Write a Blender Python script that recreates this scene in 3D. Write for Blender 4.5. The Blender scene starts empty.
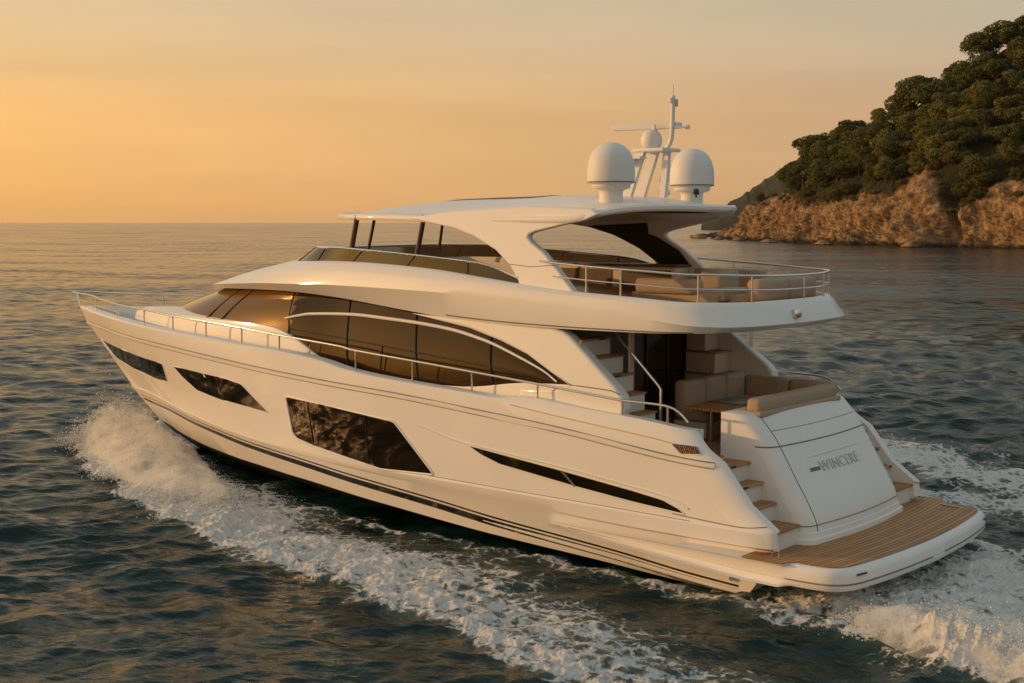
import bpy, bmesh, math, random
import numpy as np
from mathutils import Vector, Matrix
from mathutils.bvhtree import BVHTree

S = bpy.context.scene
COL = S.collection
R = math.radians

# ---------------------------------------------------------------- camera
FPX, PSI = 1316.2, R(49.452)
CAM = Vector((-10.181, 20.907, 5.944))
PITCH = math.atan(119.5 / FPX)
cd = bpy.data.cameras.new('camera')
cd.sensor_width = 36.0
cd.lens = FPX / 1024.0 * 36.0
cd.clip_start, cd.clip_end = 0.5, 30000
cam = bpy.data.objects.new('camera', cd)
COL.objects.link(cam)
cam.location = CAM
fwd = Vector((math.cos(PSI) * math.cos(PITCH), -math.sin(PSI) * math.cos(PITCH), -math.sin(PITCH)))
cam.rotation_euler = fwd.to_track_quat('-Z', 'Y').to_euler()
S.camera = cam
# ---------------------------------------------------------------- sky, sun, exposure
SUN_EL, SUN_AZ = R(10), R(33)      # azimuth from +x (bow) towards +y (port)
sun_dir = Vector((math.cos(SUN_EL)*math.cos(SUN_AZ), math.cos(SUN_EL)*math.sin(SUN_AZ), math.sin(SUN_EL)))
W = bpy.data.worlds.new('World'); S.world = W; W.use_nodes = True
nt = W.node_tree; nt.nodes.clear(); L_ = nt.links.new
def N_(t, **k):
    n = nt.nodes.new(t)
    for a, b in k.items(): setattr(n, a, b)
    return n
def mth(op, a, b=None, c=None, clamp=False):
    n = N_('ShaderNodeMath', operation=op, use_clamp=clamp)
    for i, v in enumerate((a, b, c)):
        if v is None: continue
        if isinstance(v, (int, float)): n.inputs[i].default_value = v
        else: L_(v, n.inputs[i])
    return n.outputs[0]
out = N_('ShaderNodeOutputWorld'); bg = N_('ShaderNodeBackground')
sky = N_('ShaderNodeTexSky', sky_type='NISHITA', sun_disc=False)
sky.sun_elevation = SUN_EL; sky.sun_rotation = math.pi/2 - SUN_AZ
sky.air_density = 1.2; sky.dust_density = 3.0; sky.ozone_density = 1.0
tc = N_('ShaderNodeTexCoord'); sep = N_('ShaderNodeSeparateXYZ'); L_(tc.outputs['Generated'], sep.inputs[0])
elev = mth('ABSOLUTE', mth('ARCSINE', sep.outputs[2]))
efac = mth('POWER', mth('DIVIDE', elev, math.pi/2), .5)
hx = mth('MULTIPLY', sep.outputs[0], math.cos(SUN_AZ)); hy = mth('MULTIPLY', sep.outputs[1], math.sin(SUN_AZ))
hl = mth('SQRT', mth('ADD', mth('MULTIPLY', sep.outputs[0], sep.outputs[0]), mth('MULTIPLY', sep.outputs[1], sep.outputs[1])))
ca = mth('DIVIDE', mth('ADD', hx, hy), mth('MAXIMUM', hl, .001))
t_sun = mth('POWER', mth('MULTIPLY_ADD', ca, .5, .5, clamp=True), 1.1)
def ramp(stops):
    r = N_('ShaderNodeValToRGB'); r.color_ramp.interpolation = 'EASE'; L_(efac, r.inputs[0]); e = r.color_ramp.elements
    while len(e) < len(stops): e.new(.5)
    for q, (d, c) in zip(e, stops): q.position = (d/90)**.5; q.color = (*c, 1)
    return r.outputs[0]
sunside = ramp([(0, (1.14,.52,.08)), (4, (1.14,.57,.12)), (10, (.88,.57,.25)), (24, (.50,.44,.34)), (50, (.31,.34,.35)), (90, (.22,.27,.30))])
antiside = ramp([(0, (.23,.20,.21)), (4, (.23,.235,.25)), (10, (.32,.355,.345)), (24, (.36,.41,.41)), (50, (.29,.345,.365)), (90, (.22,.27,.30))])
mix = N_('ShaderNodeMix', data_type='RGBA'); L_(t_sun, mix.inputs['Factor']); L_(antiside, mix.inputs['A']); L_(sunside, mix.inputs['B'])
# thin high cloud streaks
mp = N_('ShaderNodeMapping'); mp.inputs['Scale'].default_value = (1.6, 1.6, 17); L_(tc.outputs['Generated'], mp.inputs[0])
cn = N_('ShaderNodeTexNoise'); cn.inputs['Scale'].default_value = 1.3; cn.inputs['Detail'].default_value = 5; L_(mp.outputs[0], cn.inputs['Vector'])
cl = mth('MULTIPLY_ADD', cn.outputs['Fac'], .40, .80)
vm = N_('ShaderNodeVectorMath', operation='SCALE'); L_(mix.outputs['Result'], vm.inputs[0]); L_(cl, vm.inputs['Scale'])
ns = N_('ShaderNodeVectorMath', operation='SCALE'); L_(sky.outputs[0], ns.inputs[0]); ns.inputs['Scale'].default_value = .02
ad = N_('ShaderNodeVectorMath', operation='ADD'); L_(vm.outputs[0], ad.inputs[0]); L_(ns.outputs[0], ad.inputs[1])
# glow of the low sun through the haze
dt = N_('ShaderNodeVectorMath', operation='DOT_PRODUCT'); L_(tc.outputs['Generated'], dt.inputs[0]); dt.inputs[1].default_value = tuple(sun_dir)
gl_ = mth('MULTIPLY', mth('POWER', mth('MAXIMUM', dt.outputs['Value'], 0), 70), .9)
gv = N_('ShaderNodeVectorMath', operation='SCALE'); gv.inputs[0].default_value = (1.0, .55, .18); L_(gl_, gv.inputs['Scale'])
a2 = N_('ShaderNodeVectorMath', operation='ADD'); L_(ad.outputs[0], a2.inputs[0]); L_(gv.outputs[0], a2.inputs[1])
bg.inputs['Strength'].default_value = 1.0
L_(a2.outputs[0], bg.inputs[0]); L_(bg.outputs[0], out.inputs[0])
sl_ = bpy.data.lights.new('sun', 'SUN'); sl_.energy = 2.25; sl_.angle = R(.6); sl_.color = (1.0, .545, .22)
so_ = bpy.data.objects.new('sun', sl_); COL.objects.link(so_)
so_.rotation_euler = (-sun_dir).to_track_quat('-Z', 'Y').to_euler()
so_.location = (0, 0, 90)
S.view_settings.view_transform = 'Standard'; S.view_settings.look = 'None'; S.view_settings.exposure = 0; S.view_settings.gamma = 1
S.view_settings.use_curve_mapping = False
S.cycles.volume_bounces = 4
S.cycles.max_bounces = 10
S.cycles.volume_step_rate = 1.0

# ---------------------------------------------------------------- helpers
def pchip(xs, ys):
    xs = np.array(xs, float); ys = np.array(ys, float)
    h = np.diff(xs); d = np.diff(ys) / h
    m = np.zeros(len(xs)); m[0] = d[0]; m[-1] = d[-1]
    for i in range(1, len(xs) - 1):
        if d[i-1] * d[i] > 0:
            w1 = 2*h[i] + h[i-1]; w2 = h[i] + 2*h[i-1]
            m[i] = (w1 + w2) / (w1/d[i-1] + w2/d[i])
    def f(x):
        x = np.clip(np.asarray(x, float), xs[0], xs[-1])
        i = np.clip(np.searchsorted(xs, x) - 1, 0, len(h) - 1)
        t = (x - xs[i]) / h[i]
        return ((1+2*t)*(1-t)**2*ys[i] + t*(1-t)**2*h[i]*m[i] + t*t*(3-2*t)*ys[i+1] + t*t*(t-1)*h[i]*m[i+1])
    return f

def pc(pts):
    a = sorted(pts)
    return pchip([p[0] for p in a], [p[1] for p in a])

def crom(pts, m=6, closed=False):
    """Catmull-Rom through points, m samples per span."""
    P = np.array(pts, float); n = len(P); out = []
    for i in range(n if closed else n - 1):
        p1, p2 = P[i], P[(i+1) % n]
        p0 = P[i-1] if (closed or i > 0) else 2*p1 - p2
        p3 = P[(i+2) % n] if (closed or i + 2 < n) else 2*p2 - p1
        for k in range(m):
            t = k / m
            out.append(0.5*((2*p1) + (p2-p0)*t + (2*p0-5*p1+4*p2-p3)*t*t + (3*p1-p0-3*p2+p3)*t**3))
    if not closed: out.append(P[-1])
    return np.array(out)

def link_mesh(name, V, F, mat, parent=None, smooth=True, angle=35, fix=True):
    me = bpy.data.meshes.new(name)
    me.from_pydata([tuple(map(float, v)) for v in V], [], [tuple(map(int, f)) for f in F])
    if fix:
        bm = bmesh.new(); bm.from_mesh(me)
        bmesh.ops.remove_doubles(bm, verts=bm.verts, dist=1e-4)
        bmesh.ops.recalc_face_normals(bm, faces=bm.faces)
        bm.to_mesh(me); bm.free()
    if smooth:
        me.shade_smooth()
        me.set_sharp_from_angle(angle=R(angle))
    for m in (mat if isinstance(mat, (list, tuple)) else [mat]):
        me.materials.append(m)
    o = bpy.data.objects.new(name, me)
    COL.objects.link(o)
    if parent is not None: o.parent = parent
    return o

class MB:
    """collects shapes into one mesh"""
    def __init__(s): s.V = []; s.F = []
    def add(s, V, F):
        b = len(s.V); s.V += [tuple(v) for v in V]; s.F += [tuple(i + b for i in f) for f in F]; return s
    def grid(s, rows, close=False):
        n = len(rows[0]); V = [p for r in rows for p in r]; F = []
        for i in range(len(rows) - 1):
            for j in range(n if close else n - 1):
                k = (j + 1) % n
                F.append((i*n + j, i*n + k, (i+1)*n + k, (i+1)*n + j))
        return s.add(V, F)
    def ngon(s, pts): return s.add(pts, [tuple(range(len(pts)))])
    def box(s, lo, hi, bev=0.0, rot=None):
        lo = np.array(lo, float); hi = np.array(hi, float)
        bm = bmesh.new(); bmesh.ops.create_cube(bm, size=1)
        c = (lo + hi)/2; d = hi - lo
        for v in bm.verts: v.co = Vector((v.co.x*d[0], v.co.y*d[1], v.co.z*d[2]))
        if bev: bmesh.ops.bevel(bm, geom=bm.edges[:], offset=bev, segments=3, affect='EDGES', profile=.6)
        if rot is not None: bmesh.ops.rotate(bm, verts=bm.verts, matrix=rot)
        bm.verts.index_update()
        s.add([tuple(v.co + Vector(c)) for v in bm.verts], [tuple(v.index for v in f.verts) for f in bm.faces]); bm.free(); return s
    def tube(s, pts, r, n=8, closed=False, cap=True):
        P = [Vector(p) for p in pts]; m = len(P); rr = r if hasattr(r, '__len__') else [r]*m
        T = []
        for i in range(m):
            a = P[i-1] if (i > 0 or closed) else P[i]; b = P[(i+1) % m] if (i < m-1 or closed) else P[i]
            T.append((b - a).normalized())
        up = Vector((0, 0, 1)) if abs(T[0].z) < .9 else Vector((1, 0, 0))
        u = T[0].cross(up).normalized(); rows = []
        for i in range(m):
            u = (u - T[i]*u.dot(T[i])).normalized(); w = T[i].cross(u)
            rows.append([tuple(P[i] + (u*math.cos(2*math.pi*k/n) + w*math.sin(2*math.pi*k/n))*rr[i]) for k in range(n)])
        if closed: rows.append(rows[0])
        s.grid(rows, close=True)
        if cap and not closed: s.ngon(rows[0][::-1]); s.ngon(rows[-1])
        return s
    def lathe(s, prof, c, n=40, axis=None):
        rows = [[(c[0] + r*math.cos(2*math.pi*k/n), c[1] + r*math.sin(2*math.pi*k/n), c[2] + z) for k in range(n)] for r, z in prof]
        s.grid(rows, close=True); s.ngon(rows[0][::-1]); s.ngon(rows[-1]); return s
    def prism(s, poly, y0, y1, yf=None):
        """polygon in x,z extruded between two y values (yf: y(x,z,side))"""
        a = [(x, yf(x, z, 0) if yf else y0, z) for x, z in poly]; b = [(x, yf(x, z, 1) if yf else y1, z) for x, z in poly]
        n = len(poly)
        s.ngon(a); s.ngon(b[::-1]); s.grid([a + [a[0]], b + [b[0]]]); return s
    def build(s, name, mat, parent=None, **k): return link_mesh(name, s.V, s.F, mat, parent, **k)

def mir(pts): return [(p[0], -p[1], p[2]) for p in pts]
def flip(MBo):
    """mirrored copy of a mesh builder"""
    o = MB(); o.V = [(v[0], -v[1], v[2]) for v in MBo.V]; o.F = [f[::-1] for f in MBo.F]; return o

# ---------------------------------------------------------------- hull lines (x fore, y port, z up, metres)
SY = pc([(-.2,2.76),(0,2.77),(3,2.92),(6,3.0),(9,3.04),(12,3.03),(14,2.96),(16,2.8),(18,2.45),(19,2.2),(20,1.88),(21,1.5),(22,1.07),(23,.58),(23.7,.26),(24.05,.1),(24.24,.012)])
SZ = pc([(0,2.14),(.9,2.2),(1.7,2.29),(2.4,2.38),(3.7,2.49),(4.6,2.59),(5.6,2.7),(6.2,2.74),(7.75,2.81),(9.3,2.91),(9.7,2.96),(10.2,3.05),(10.7,3.11),(11.75,3.19),(13,3.24),(14.4,3.31),(15.8,3.36),(17.3,3.41),(18.9,3.47),(21,3.5),(24.24,3.47)])
KY = pc([(0,2.78),(3,2.94),(6,3.01),(9,3.05),(12,3.03),(14,2.96),(16,2.77),(18,2.38),(19,2.1),(20,1.76),(21,1.37),(22,.95),(23,.47),(23.6,.2),(23.93,.012)])
KZ = pc([(0,1.95),(.92,2.05),(1.7,2.1),(3.5,2.31),(5.2,2.42),(6.9,2.57),(9.7,2.69),(12.5,2.84),(14,2.94),(15.7,3.04),(16.7,3.08),(18.7,3.13),(20.9,3.17),(23.93,3.1)])
def hline(xa, xs, yf, zf): return dict(xa=xa, xs=xs, y=yf, z=zf)
c0 = lambda v: (lambda x: np.full_like(np.asarray(x, float), v))
M1Y = pc([(-.2,2.86),(2,2.92),(6,2.96),(9,2.94),(12,2.82),(14,2.58),(16,2.14),(18,1.52),(20,.76),(21.4,.2),(21.72,.012)])
M1Z = pc([(-.2,1.03),(8,1.03),(12,1.12),(16,1.34),(19,1.46),(21.72,1.4)])
STY = pc([(.5,2.6),(1.5,2.65),(3,2.71),(6,2.79),(9.5,2.78),(11.35,2.7),(13.3,2.5),(15.8,1.98),(18.6,1.02),(20.6,.3),(21.3,.012)])
STZ = pc([(.5,-.08),(1.5,-.01),(3,.14),(4.2,.23),(6,.36),(7.1,.46),(9.5,.64),(11.35,.79),(13.3,.91),(15.8,1.05),(18.6,1.12),(21.3,1.11)])
ufade = lambda x: np.clip((4.6 - np.asarray(x, float))/2.6, 0, 1)
fade = lambda x: np.clip((9.5 - np.asarray(x, float)) / 3.0, 0, 1)
LINES = [
 hline(.5, 19.75, c0(0.0), pc([(.5,-.7),(10,-.8),(15,-.65),(18,-.2),(19.75,.27)])),
 hline(.5, 20.38, pc([(.5,2.48),(3,2.61),(6.4,2.71),(9,2.69),(11.6,2.5),(13.7,2.16),(16.3,1.46),(18.4,.74),(19.6,.27),(20.38,.012)]),
       pc([(.5,-.14),(2,-.07),(3.2,0),(6.4,.14),(9,.29),(11.6,.42),(13.7,.46),(16.3,.46),(18.4,.48),(20.38,.55)])),
 hline(.5, 21.3, STY, STZ),
 hline(.02, 21.45, lambda x: np.minimum(STY(x)*.4 + M1Y(x)*.6, STY(x) + .16) - .05*ufade(x), lambda x: STZ(x)*(.3*(1-ufade(x))) + M1Z(x)*(.7*(1-ufade(x))) + .735*ufade(x)),
 hline(-.13, 21.5, lambda x: STY(x)*.25*(1-ufade(x)) + M1Y(x)*(.75 + .25*ufade(x)) - .012*ufade(x), lambda x: (STZ(x)*.25 + M1Z(x)*.75)*(1-ufade(x)) + .80*ufade(x)),
 hline(-.10, 21.72, M1Y, M1Z),
 hline(-.13, 21.76, lambda x: M1Y(x) - .04*fade(x), lambda x: M1Z(x) + .05),
 hline(.36, 22.9, lambda x: np.interp(x, [0, 6, 10, 14, 16, 18, 20, 21.5, 22.4, 22.9], [2.80, 2.97, 2.99, 2.80, 2.50, 1.98, 1.28, .66, .24, .012]), lambda x: np.interp(x, [0, 8, 12, 16, 19, 22.9], [1.42, 1.62, 1.86, 2.16, 2.33, 2.32])),
 hline(.86, 23.93, lambda x: KY(x), lambda x: KZ(x)),
 hline(1.16, 24.24, SY, SZ),
 hline(1.3, 24.28, lambda x: np.maximum(SY(x) - .03, .01), lambda x: SZ(x) + .035 + .09*np.clip((5.6 - np.asarray(x)) / 1.2, 0, 1)),
]
TZ = lambda x: SZ(x) + .05 + np.clip((5.7 - np.asarray(x, float)) / 1.0, 0, 1)*(.15 + .06*np.clip((5 - np.asarray(x, float)) / 3, 0, 1))
LINES += [
 hline(1.47, 24.2, lambda x: np.maximum(SY(x) - .09, .01), TZ),
 hline(1.47, 23.9, lambda x: np.maximum(SY(x) - .28, .01), lambda x: TZ(x) + .0),
]
DZ = lambda x: SZ(x) - np.interp(x, [5, 12, 17, 19], [.12, .16, .4, .5])
LINES += [hline(1.47, 23.8, lambda x: np.maximum(SY(x) - .30, .008), lambda x: np.where(np.asarray(x) > 4.9, DZ(np.asarray(x, float)), 1.95))]
TAU = np.concatenate([np.array([0, .0006, .002, .004, .007, .011, .016]), np.linspace(.023, .8, 60, endpoint=False), .8 + .2*(1 - (1 - np.linspace(0, 1, 36))**1.6)])
def line_pts(L):
    x = L['xa'] + (L['xs'] - L['xa'])*TAU
    y = np.array(L['y'](x), float); z = L['z'](x)
    if L['xa'] != .5:                      # the quarter rounds in towards its aft edge
        d = np.clip((x - L['xa'])/.55, 0, 1); y = y - .17*(1 - np.sqrt(1 - (1 - d)**2))
    return np.stack([x, y, z], 1)
hull_rows = [line_pts(L) for L in LINES]
def hull_side():
    # refine between hull lines so the topsides read as a curved surface
    b = MB(); rows = [hull_rows[0], hull_rows[1], hull_rows[2]]
    b.grid(rows[:2]); b.grid(rows[1:3])
    return b
def build_hull_mesh():
    b = MB()
    for i in range(len(hull_rows) - 1):
        b.grid([hull_rows[i], hull_rows[i+1]])
    # aft faces of the quarter wing (outer edge to inner edge) and of the lower transom
    outer = [hull_rows[i][0] for i in (3, 4, 5, 6, 7, 8, 9, 10, 11, 12)]
    inner = [(p[0] + .06, 2.57, p[2]) for p in outer[:-1]]
    ib = (-.08, 2.58, .62); 
    b.grid([[tuple(p) for p in outer[:-1]], inner])
    b.grid([inner, [(1.6, 2.56, p[2]) for p in inner]])
    t = [hull_rows[i][0] for i in (0, 1, 2)]
    b.ngon([tuple(t[0]), tuple(t[1]), tuple(t[2]), (.5, 2.62, .6), (.5, 0, .6)])
    f = flip(b)
    a = MB(); a.add(b.V, b.F); a.add(f.V, f.F)
    return a
# ---------------------------------------------------------------- materials
def mat(name, base, rough=.5, metal=0.0, coat=0.0, spec=.5, bump=None, var=None, extra=None):
    m = bpy.data.materials.new(name); m.use_nodes = True
    nt = m.node_tree; p = nt.nodes['Principled BSDF']
    p.inputs['Base Color'].default_value = (*base, 1); p.inputs['Roughness'].default_value = rough
    p.inputs['Metallic'].default_value = metal; p.inputs['Coat Weight'].default_value = coat
    p.inputs['Coat Roughness'].default_value = .06; p.inputs['Specular IOR Level'].default_value = spec
    tc = nt.nodes.new('ShaderNodeTexCoord')
    if var:
        sc, amt = var
        n = nt.nodes.new('ShaderNodeTexNoise'); n.inputs['Scale'].default_value = sc; n.inputs['Detail'].default_value = 6
        nt.links.new(tc.outputs['Object'], n.inputs['Vector'])
        r = nt.nodes.new('ShaderNodeMapRange'); r.inputs['From Min'].default_value = .3; r.inputs['From Max'].default_value = .7
        r.inputs['To Min'].default_value = 1 - amt; r.inputs['To Max'].default_value = 1 + amt
        nt.links.new(n.outputs['Fac'], r.inputs['Value'])
        x = nt.nodes.new('ShaderNodeVectorMath'); x.operation = 'SCALE'; x.inputs[0].default_value = base
        nt.links.new(r.outputs['Result'], x.inputs['Scale']); nt.links.new(x.outputs['Vector'], p.inputs['Base Color'])
        r2 = nt.nodes.new('ShaderNodeMapRange'); r2.inputs['To Min'].default_value = rough*.75; r2.inputs['To Max'].default_value = min(1, rough*1.3)
        nt.links.new(n.outputs['Fac'], r2.inputs['Value']); nt.links.new(r2.outputs['Result'], p.inputs['Roughness'])
    if bump:
        sc, st, di = bump
        n = nt.nodes.new('ShaderNodeTexNoise'); n.inputs['Scale'].default_value = sc; n.inputs['Detail'].default_value = 4
        nt.links.new(tc.outputs['Object'], n.inputs['Vector'])
        b = nt.nodes.new('ShaderNodeBump'); b.inputs['Strength'].default_value = st; b.inputs['Distance'].default_value = di
        nt.links.new(n.outputs['Fac'], b.inputs['Height']); nt.links.new(b.outputs['Normal'], p.inputs['Normal'])
    return m
M = {}
M['white'] = mat('white gelcoat', (.80, .78, .745), .46, coat=.25, spec=.3, var=(.55, .03), bump=(.9, .04, .03))
M['moulded_white'] = mat('moulded white', (.76, .74, .70), .4, coat=.2, var=(2, .03))  # slightly darker white for the deck, stairs and large window frame
M['bottom'] = mat('dark antifouling', (.012, .013, .013), .45, var=(3, .2))
M['black'] = mat('black stripe paint', (.008, .008, .008), .25, coat=.4)
M['glass'] = mat('dark tinted glazing', (.030, .017, .007), .04, metal=.06, spec=.35)
M['glass'].node_tree.nodes['Principled BSDF'].inputs['Specular Tint'].default_value = (1, .72, .42, 1)
M['frame'] = mat('black window frame', (.01, .009, .008), .4)
M['chrome'] = mat('polished steel', (.72, .70, .68), .16, metal=1.0)
M['beige'] = mat('beige upholstery', (.40, .295, .195), .75, var=(9, .07), bump=(60, .2, .004))
M['walnut'] = mat('walnut table inlay', (.14, .08, .035), .3, var=(5, .3))
M['liner'] = mat('cream moulded liner', (.66, .54, .39), .5, var=(1.2, .05))
M['brown'] = mat('dark walnut joinery', (.075, .042, .02), .45, var=(4, .3))
M['dark'] = mat('dark trim', (.014, .012, .010), .35, var=(2, .2))
M['seal'] = mat('grey seam sealant', (.16, .14, .115), .6)
M['grey'] = mat('dark lettering', (.10, .12, .12), .35, metal=.3)
M['amber'] = mat('amber lens', (.55, .25, .05), .3)
def teak():
    m = mat('teak planking', (.30, .165, .07), .6)
    nt = m.node_tree; p = nt.nodes['Principled BSDF']; L = nt.links.new
    tc = nt.nodes.new('ShaderNodeTexCoord'); sx = nt.nodes.new('ShaderNodeSeparateXYZ'); L(tc.outputs['Object'], sx.inputs[0])
    # bowed planks: x + k*y^2
    y2 = nt.nodes.new('ShaderNodeMath'); y2.operation = 'MULTIPLY'; L(sx.outputs['Y'], y2.inputs[0]); L(sx.outputs['Y'], y2.inputs[1])
    ad = nt.nodes.new('ShaderNodeMath'); ad.operation = 'MULTIPLY_ADD'; L(y2.outputs[0], ad.inputs[0]); ad.inputs[1].default_value = -.02; L(sx.outputs['X'], ad.inputs[2])
    dv = nt.nodes.new('ShaderNodeMath'); dv.operation = 'DIVIDE'; L(ad.outputs[0], dv.inputs[0]); dv.inputs[1].default_value = .088
    fr = nt.nodes.new('ShaderNodeMath'); fr.operation = 'FRACT'; L(dv.outputs[0], fr.inputs[0])
    lt = nt.nodes.new('ShaderNodeMath'); lt.operation = 'LESS_THAN'; L(fr.outputs[0], lt.inputs[0]); lt.inputs[1].default_value = .17
    fl = nt.nodes.new('ShaderNodeMath'); fl.operation = 'FLOOR'; L(dv.outputs[0], fl.inputs[0])
    wn = nt.nodes.new('ShaderNodeTexWhiteNoise'); wn.noise_dimensions = '1D'; L(fl.outputs[0], wn.inputs['W'])
    mp = nt.nodes.new('ShaderNodeMapping'); mp.inputs['Scale'].default_value = (40, 3, 8); L(tc.outputs['Object'], mp.inputs[0])
    n = nt.nodes.new('ShaderNodeTexNoise'); n.inputs['Scale'].default_value = 1; n.inputs['Detail'].default_value = 5; L(mp.outputs[0], n.inputs['Vector'])
    mx = nt.nodes.new('ShaderNodeMath'); mx.operation = 'MULTIPLY_ADD'; L(n.outputs['Fac'], mx.inputs[0]); mx.inputs[1].default_value = .9; mx.inputs[2].default_value = .35
    m2 = nt.nodes.new('ShaderNodeMath'); m2.operation = 'MULTIPLY_ADD'; L(wn.outputs['Value'], m2.inputs[0]); m2.inputs[1].default_value = .35; L(mx.outputs[0], m2.inputs[2])
    x = nt.nodes.new('ShaderNodeVectorMath'); x.operation = 'SCALE'; x.inputs[0].default_value = (.46, .225, .075); L(m2.outputs[0], x.inputs['Scale'])
    mc = nt.nodes.new('ShaderNodeMix'); mc.data_type = 'RGBA'; L(lt.outputs[0], mc.inputs['Factor']); L(x.outputs['Vector'], mc.inputs['A']); mc.inputs['B'].default_value = (.05, .03, .018, 1)
    L(mc.outputs['Result'], p.inputs['Base Color'])
    return m
M['teak'] = teak()
def tint_glass():
    m = bpy.data.materials.new('smoked see-through glass'); m.use_nodes = True
    nt = m.node_tree; nt.nodes.clear(); L = nt.links.new
    o = nt.nodes.new('ShaderNodeOutputMaterial'); t = nt.nodes.new('ShaderNodeBsdfTransparent'); t.inputs[0].default_value = (.12, .08, .045, 1)
    g = nt.nodes.new('ShaderNodeBsdfGlossy'); g.inputs['Roughness'].default_value = .03; g.inputs[0].default_value = (1, 1, 1, 1)
    f = nt.nodes.new('ShaderNodeFresnel'); f.inputs[0].default_value = 1.5
    mx = nt.nodes.new('ShaderNodeMixShader'); L(f.outputs[0], mx.inputs[0]); L(t.outputs[0], mx.inputs[1]); L(g.outputs[0], mx.inputs[2]); L(mx.outputs[0], o.inputs[0])
    return m
M['smoke'] = tint_glass()
M['screen'] = mat('windscreen glass with painted gold reflection', (.20, .105, .024), .10, metal=.32, spec=.4)  # golden sky reflection put into the base colour of the front panes
M['matt_white'] = mat('matt white radome', (.76, .745, .71), .55, var=(2, .02))
M['hull_glass'] = mat('black hull glazing', (.008, .006, .004), .05, spec=.17)
M['hull_glass'].node_tree.nodes['Principled BSDF'].inputs['Specular Tint'].default_value = (1, .75, .5, 1)
M['pale_grey'] = mat('silver lettering', (.47, .51, .49), .4)
# ---------------------------------------------------------------- noise in numpy
def hash3(ix, iy, iz, seed):
    h = (ix*374761393 + iy*668265263 + iz*1274126177 + seed*974634777) & 0xFFFFFFFF
    h = ((h ^ (h >> 13))*1274126177) & 0xFFFFFFFF
    h = ((h ^ (h >> 16))*2246822519) & 0xFFFFFFFF
    return ((h ^ (h >> 15)) & 0xFFFFFF) / float(0xFFFFFF)
def vnoise(x, y, z=0.0, seed=1):
    x, y, z = np.broadcast_arrays(np.asarray(x, float), np.asarray(y, float), np.asarray(z, float))
    ix, iy, iz = np.floor(x).astype(np.int64), np.floor(y).astype(np.int64), np.floor(z).astype(np.int64)
    fx, fy, fz = x - ix, y - iy, z - iz
    u, v, w = fx*fx*fx*(fx*(fx*6-15)+10), fy*fy*fy*(fy*(fy*6-15)+10), fz*fz*fz*(fz*(fz*6-15)+10)
    r = 0
    for a, wa in ((0, 1-u), (1, u)):
        for b, wb in ((0, 1-v), (1, v)):
            for c, wc in ((0, 1-w), (1, w)):
                r = r + wa*wb*wc*hash3(ix+a, iy+b, iz+c, seed)
    return r*2 - 1
def fbm(x, y, z=0.0, oct=4, seed=1, gain=.5, lac=2.03, ridge=False):
    s = 0; a = 1.0; t = 0
    for o in range(oct):
        n = vnoise(x, y, z, seed + o)
        if ridge: n = 1 - 2*np.abs(n)
        s = s + a*n; t += a; a *= gain; x = x*lac + 3.1; y = y*lac + 1.7; z = z*lac + 5.3
    return s/t
def sstep(a, b, x): t = np.clip((x - a)/(b - a), 0, 1); return t*t*(3 - 2*t)

FW = np.array([math.cos(PSI), -math.sin(PSI)]); RT = np.array([-math.sin(PSI), -math.cos(PSI)])
CXY = np.array([CAM.x, CAM.y])
WZ = -.12
# ---------------------------------------------------------------- sea surface
def near_line(X, Y, pts):
    """distance along (0..1), signed offset (+ = left of travel), for points against a polyline"""
    P = np.array(pts, float)
    best = np.full(X.shape, 1e9); sg = np.zeros(X.shape); al = np.zeros(X.shape)
    n = len(P) - 1
    for i in range(n):
        d = P[i+1] - P[i]; L = np.hypot(*d); d = d/L
        rx, ry = X - P[i, 0], Y - P[i, 1]
        t = np.clip((rx*d[0] + ry*d[1])/L, 0, 1)
        qx, qy = rx - t*L*d[0], ry - t*L*d[1]
        dd = np.hypot(qx, qy); m = dd < best
        best = np.where(m, dd, best); sg = np.where(m, np.sign(d[0]*ry - d[1]*rx)*dd, sg); al = np.where(m, (i + t)/n, al)
    return al, sg
def band(X, Y, A, Bq, m=6):
    a, b = crom([(p[0], p[1], 0) for p in A], m)[:, :2], crom([(p[0], p[1], 0) for p in Bq], m)[:, :2]
    c = (a + b)/2; hw = np.hypot(*(a - b).T)/2
    al, sg = near_line(X, Y, c)
    w = np.interp(al, np.linspace(0, 1, len(hw)), hw)
    side = np.sign(np.cross(c[3] - c[0], a[2] - c[2]))
    return al, sg*side/np.maximum(w, .05), w          # +1 at edge A, -1 at edge B
BA_O = [(23.2,.5),(21.3,1.9),(19.4,2.9),(17.2,3.8),(14.3,4.75),(11.87,5.35),(8.9,6.1),(6.59,6.5),(4.52,6.75),(2.58,7.1),(.9,7.5),(-1,8.1),(-4,8.6),(-10,10.4)]
BA_I = [(22.0,-.2),(20.0,.1),(17.6,.6),(15.2,1.2),(13.0,1.75),(11.3,2.2),(9.33,2.6),(6.81,3.1),(4.36,3.6),(2.31,4.0),(.65,4.6),(-1.02,5.4),(-4,6.4),(-10,9.0)]
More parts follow.
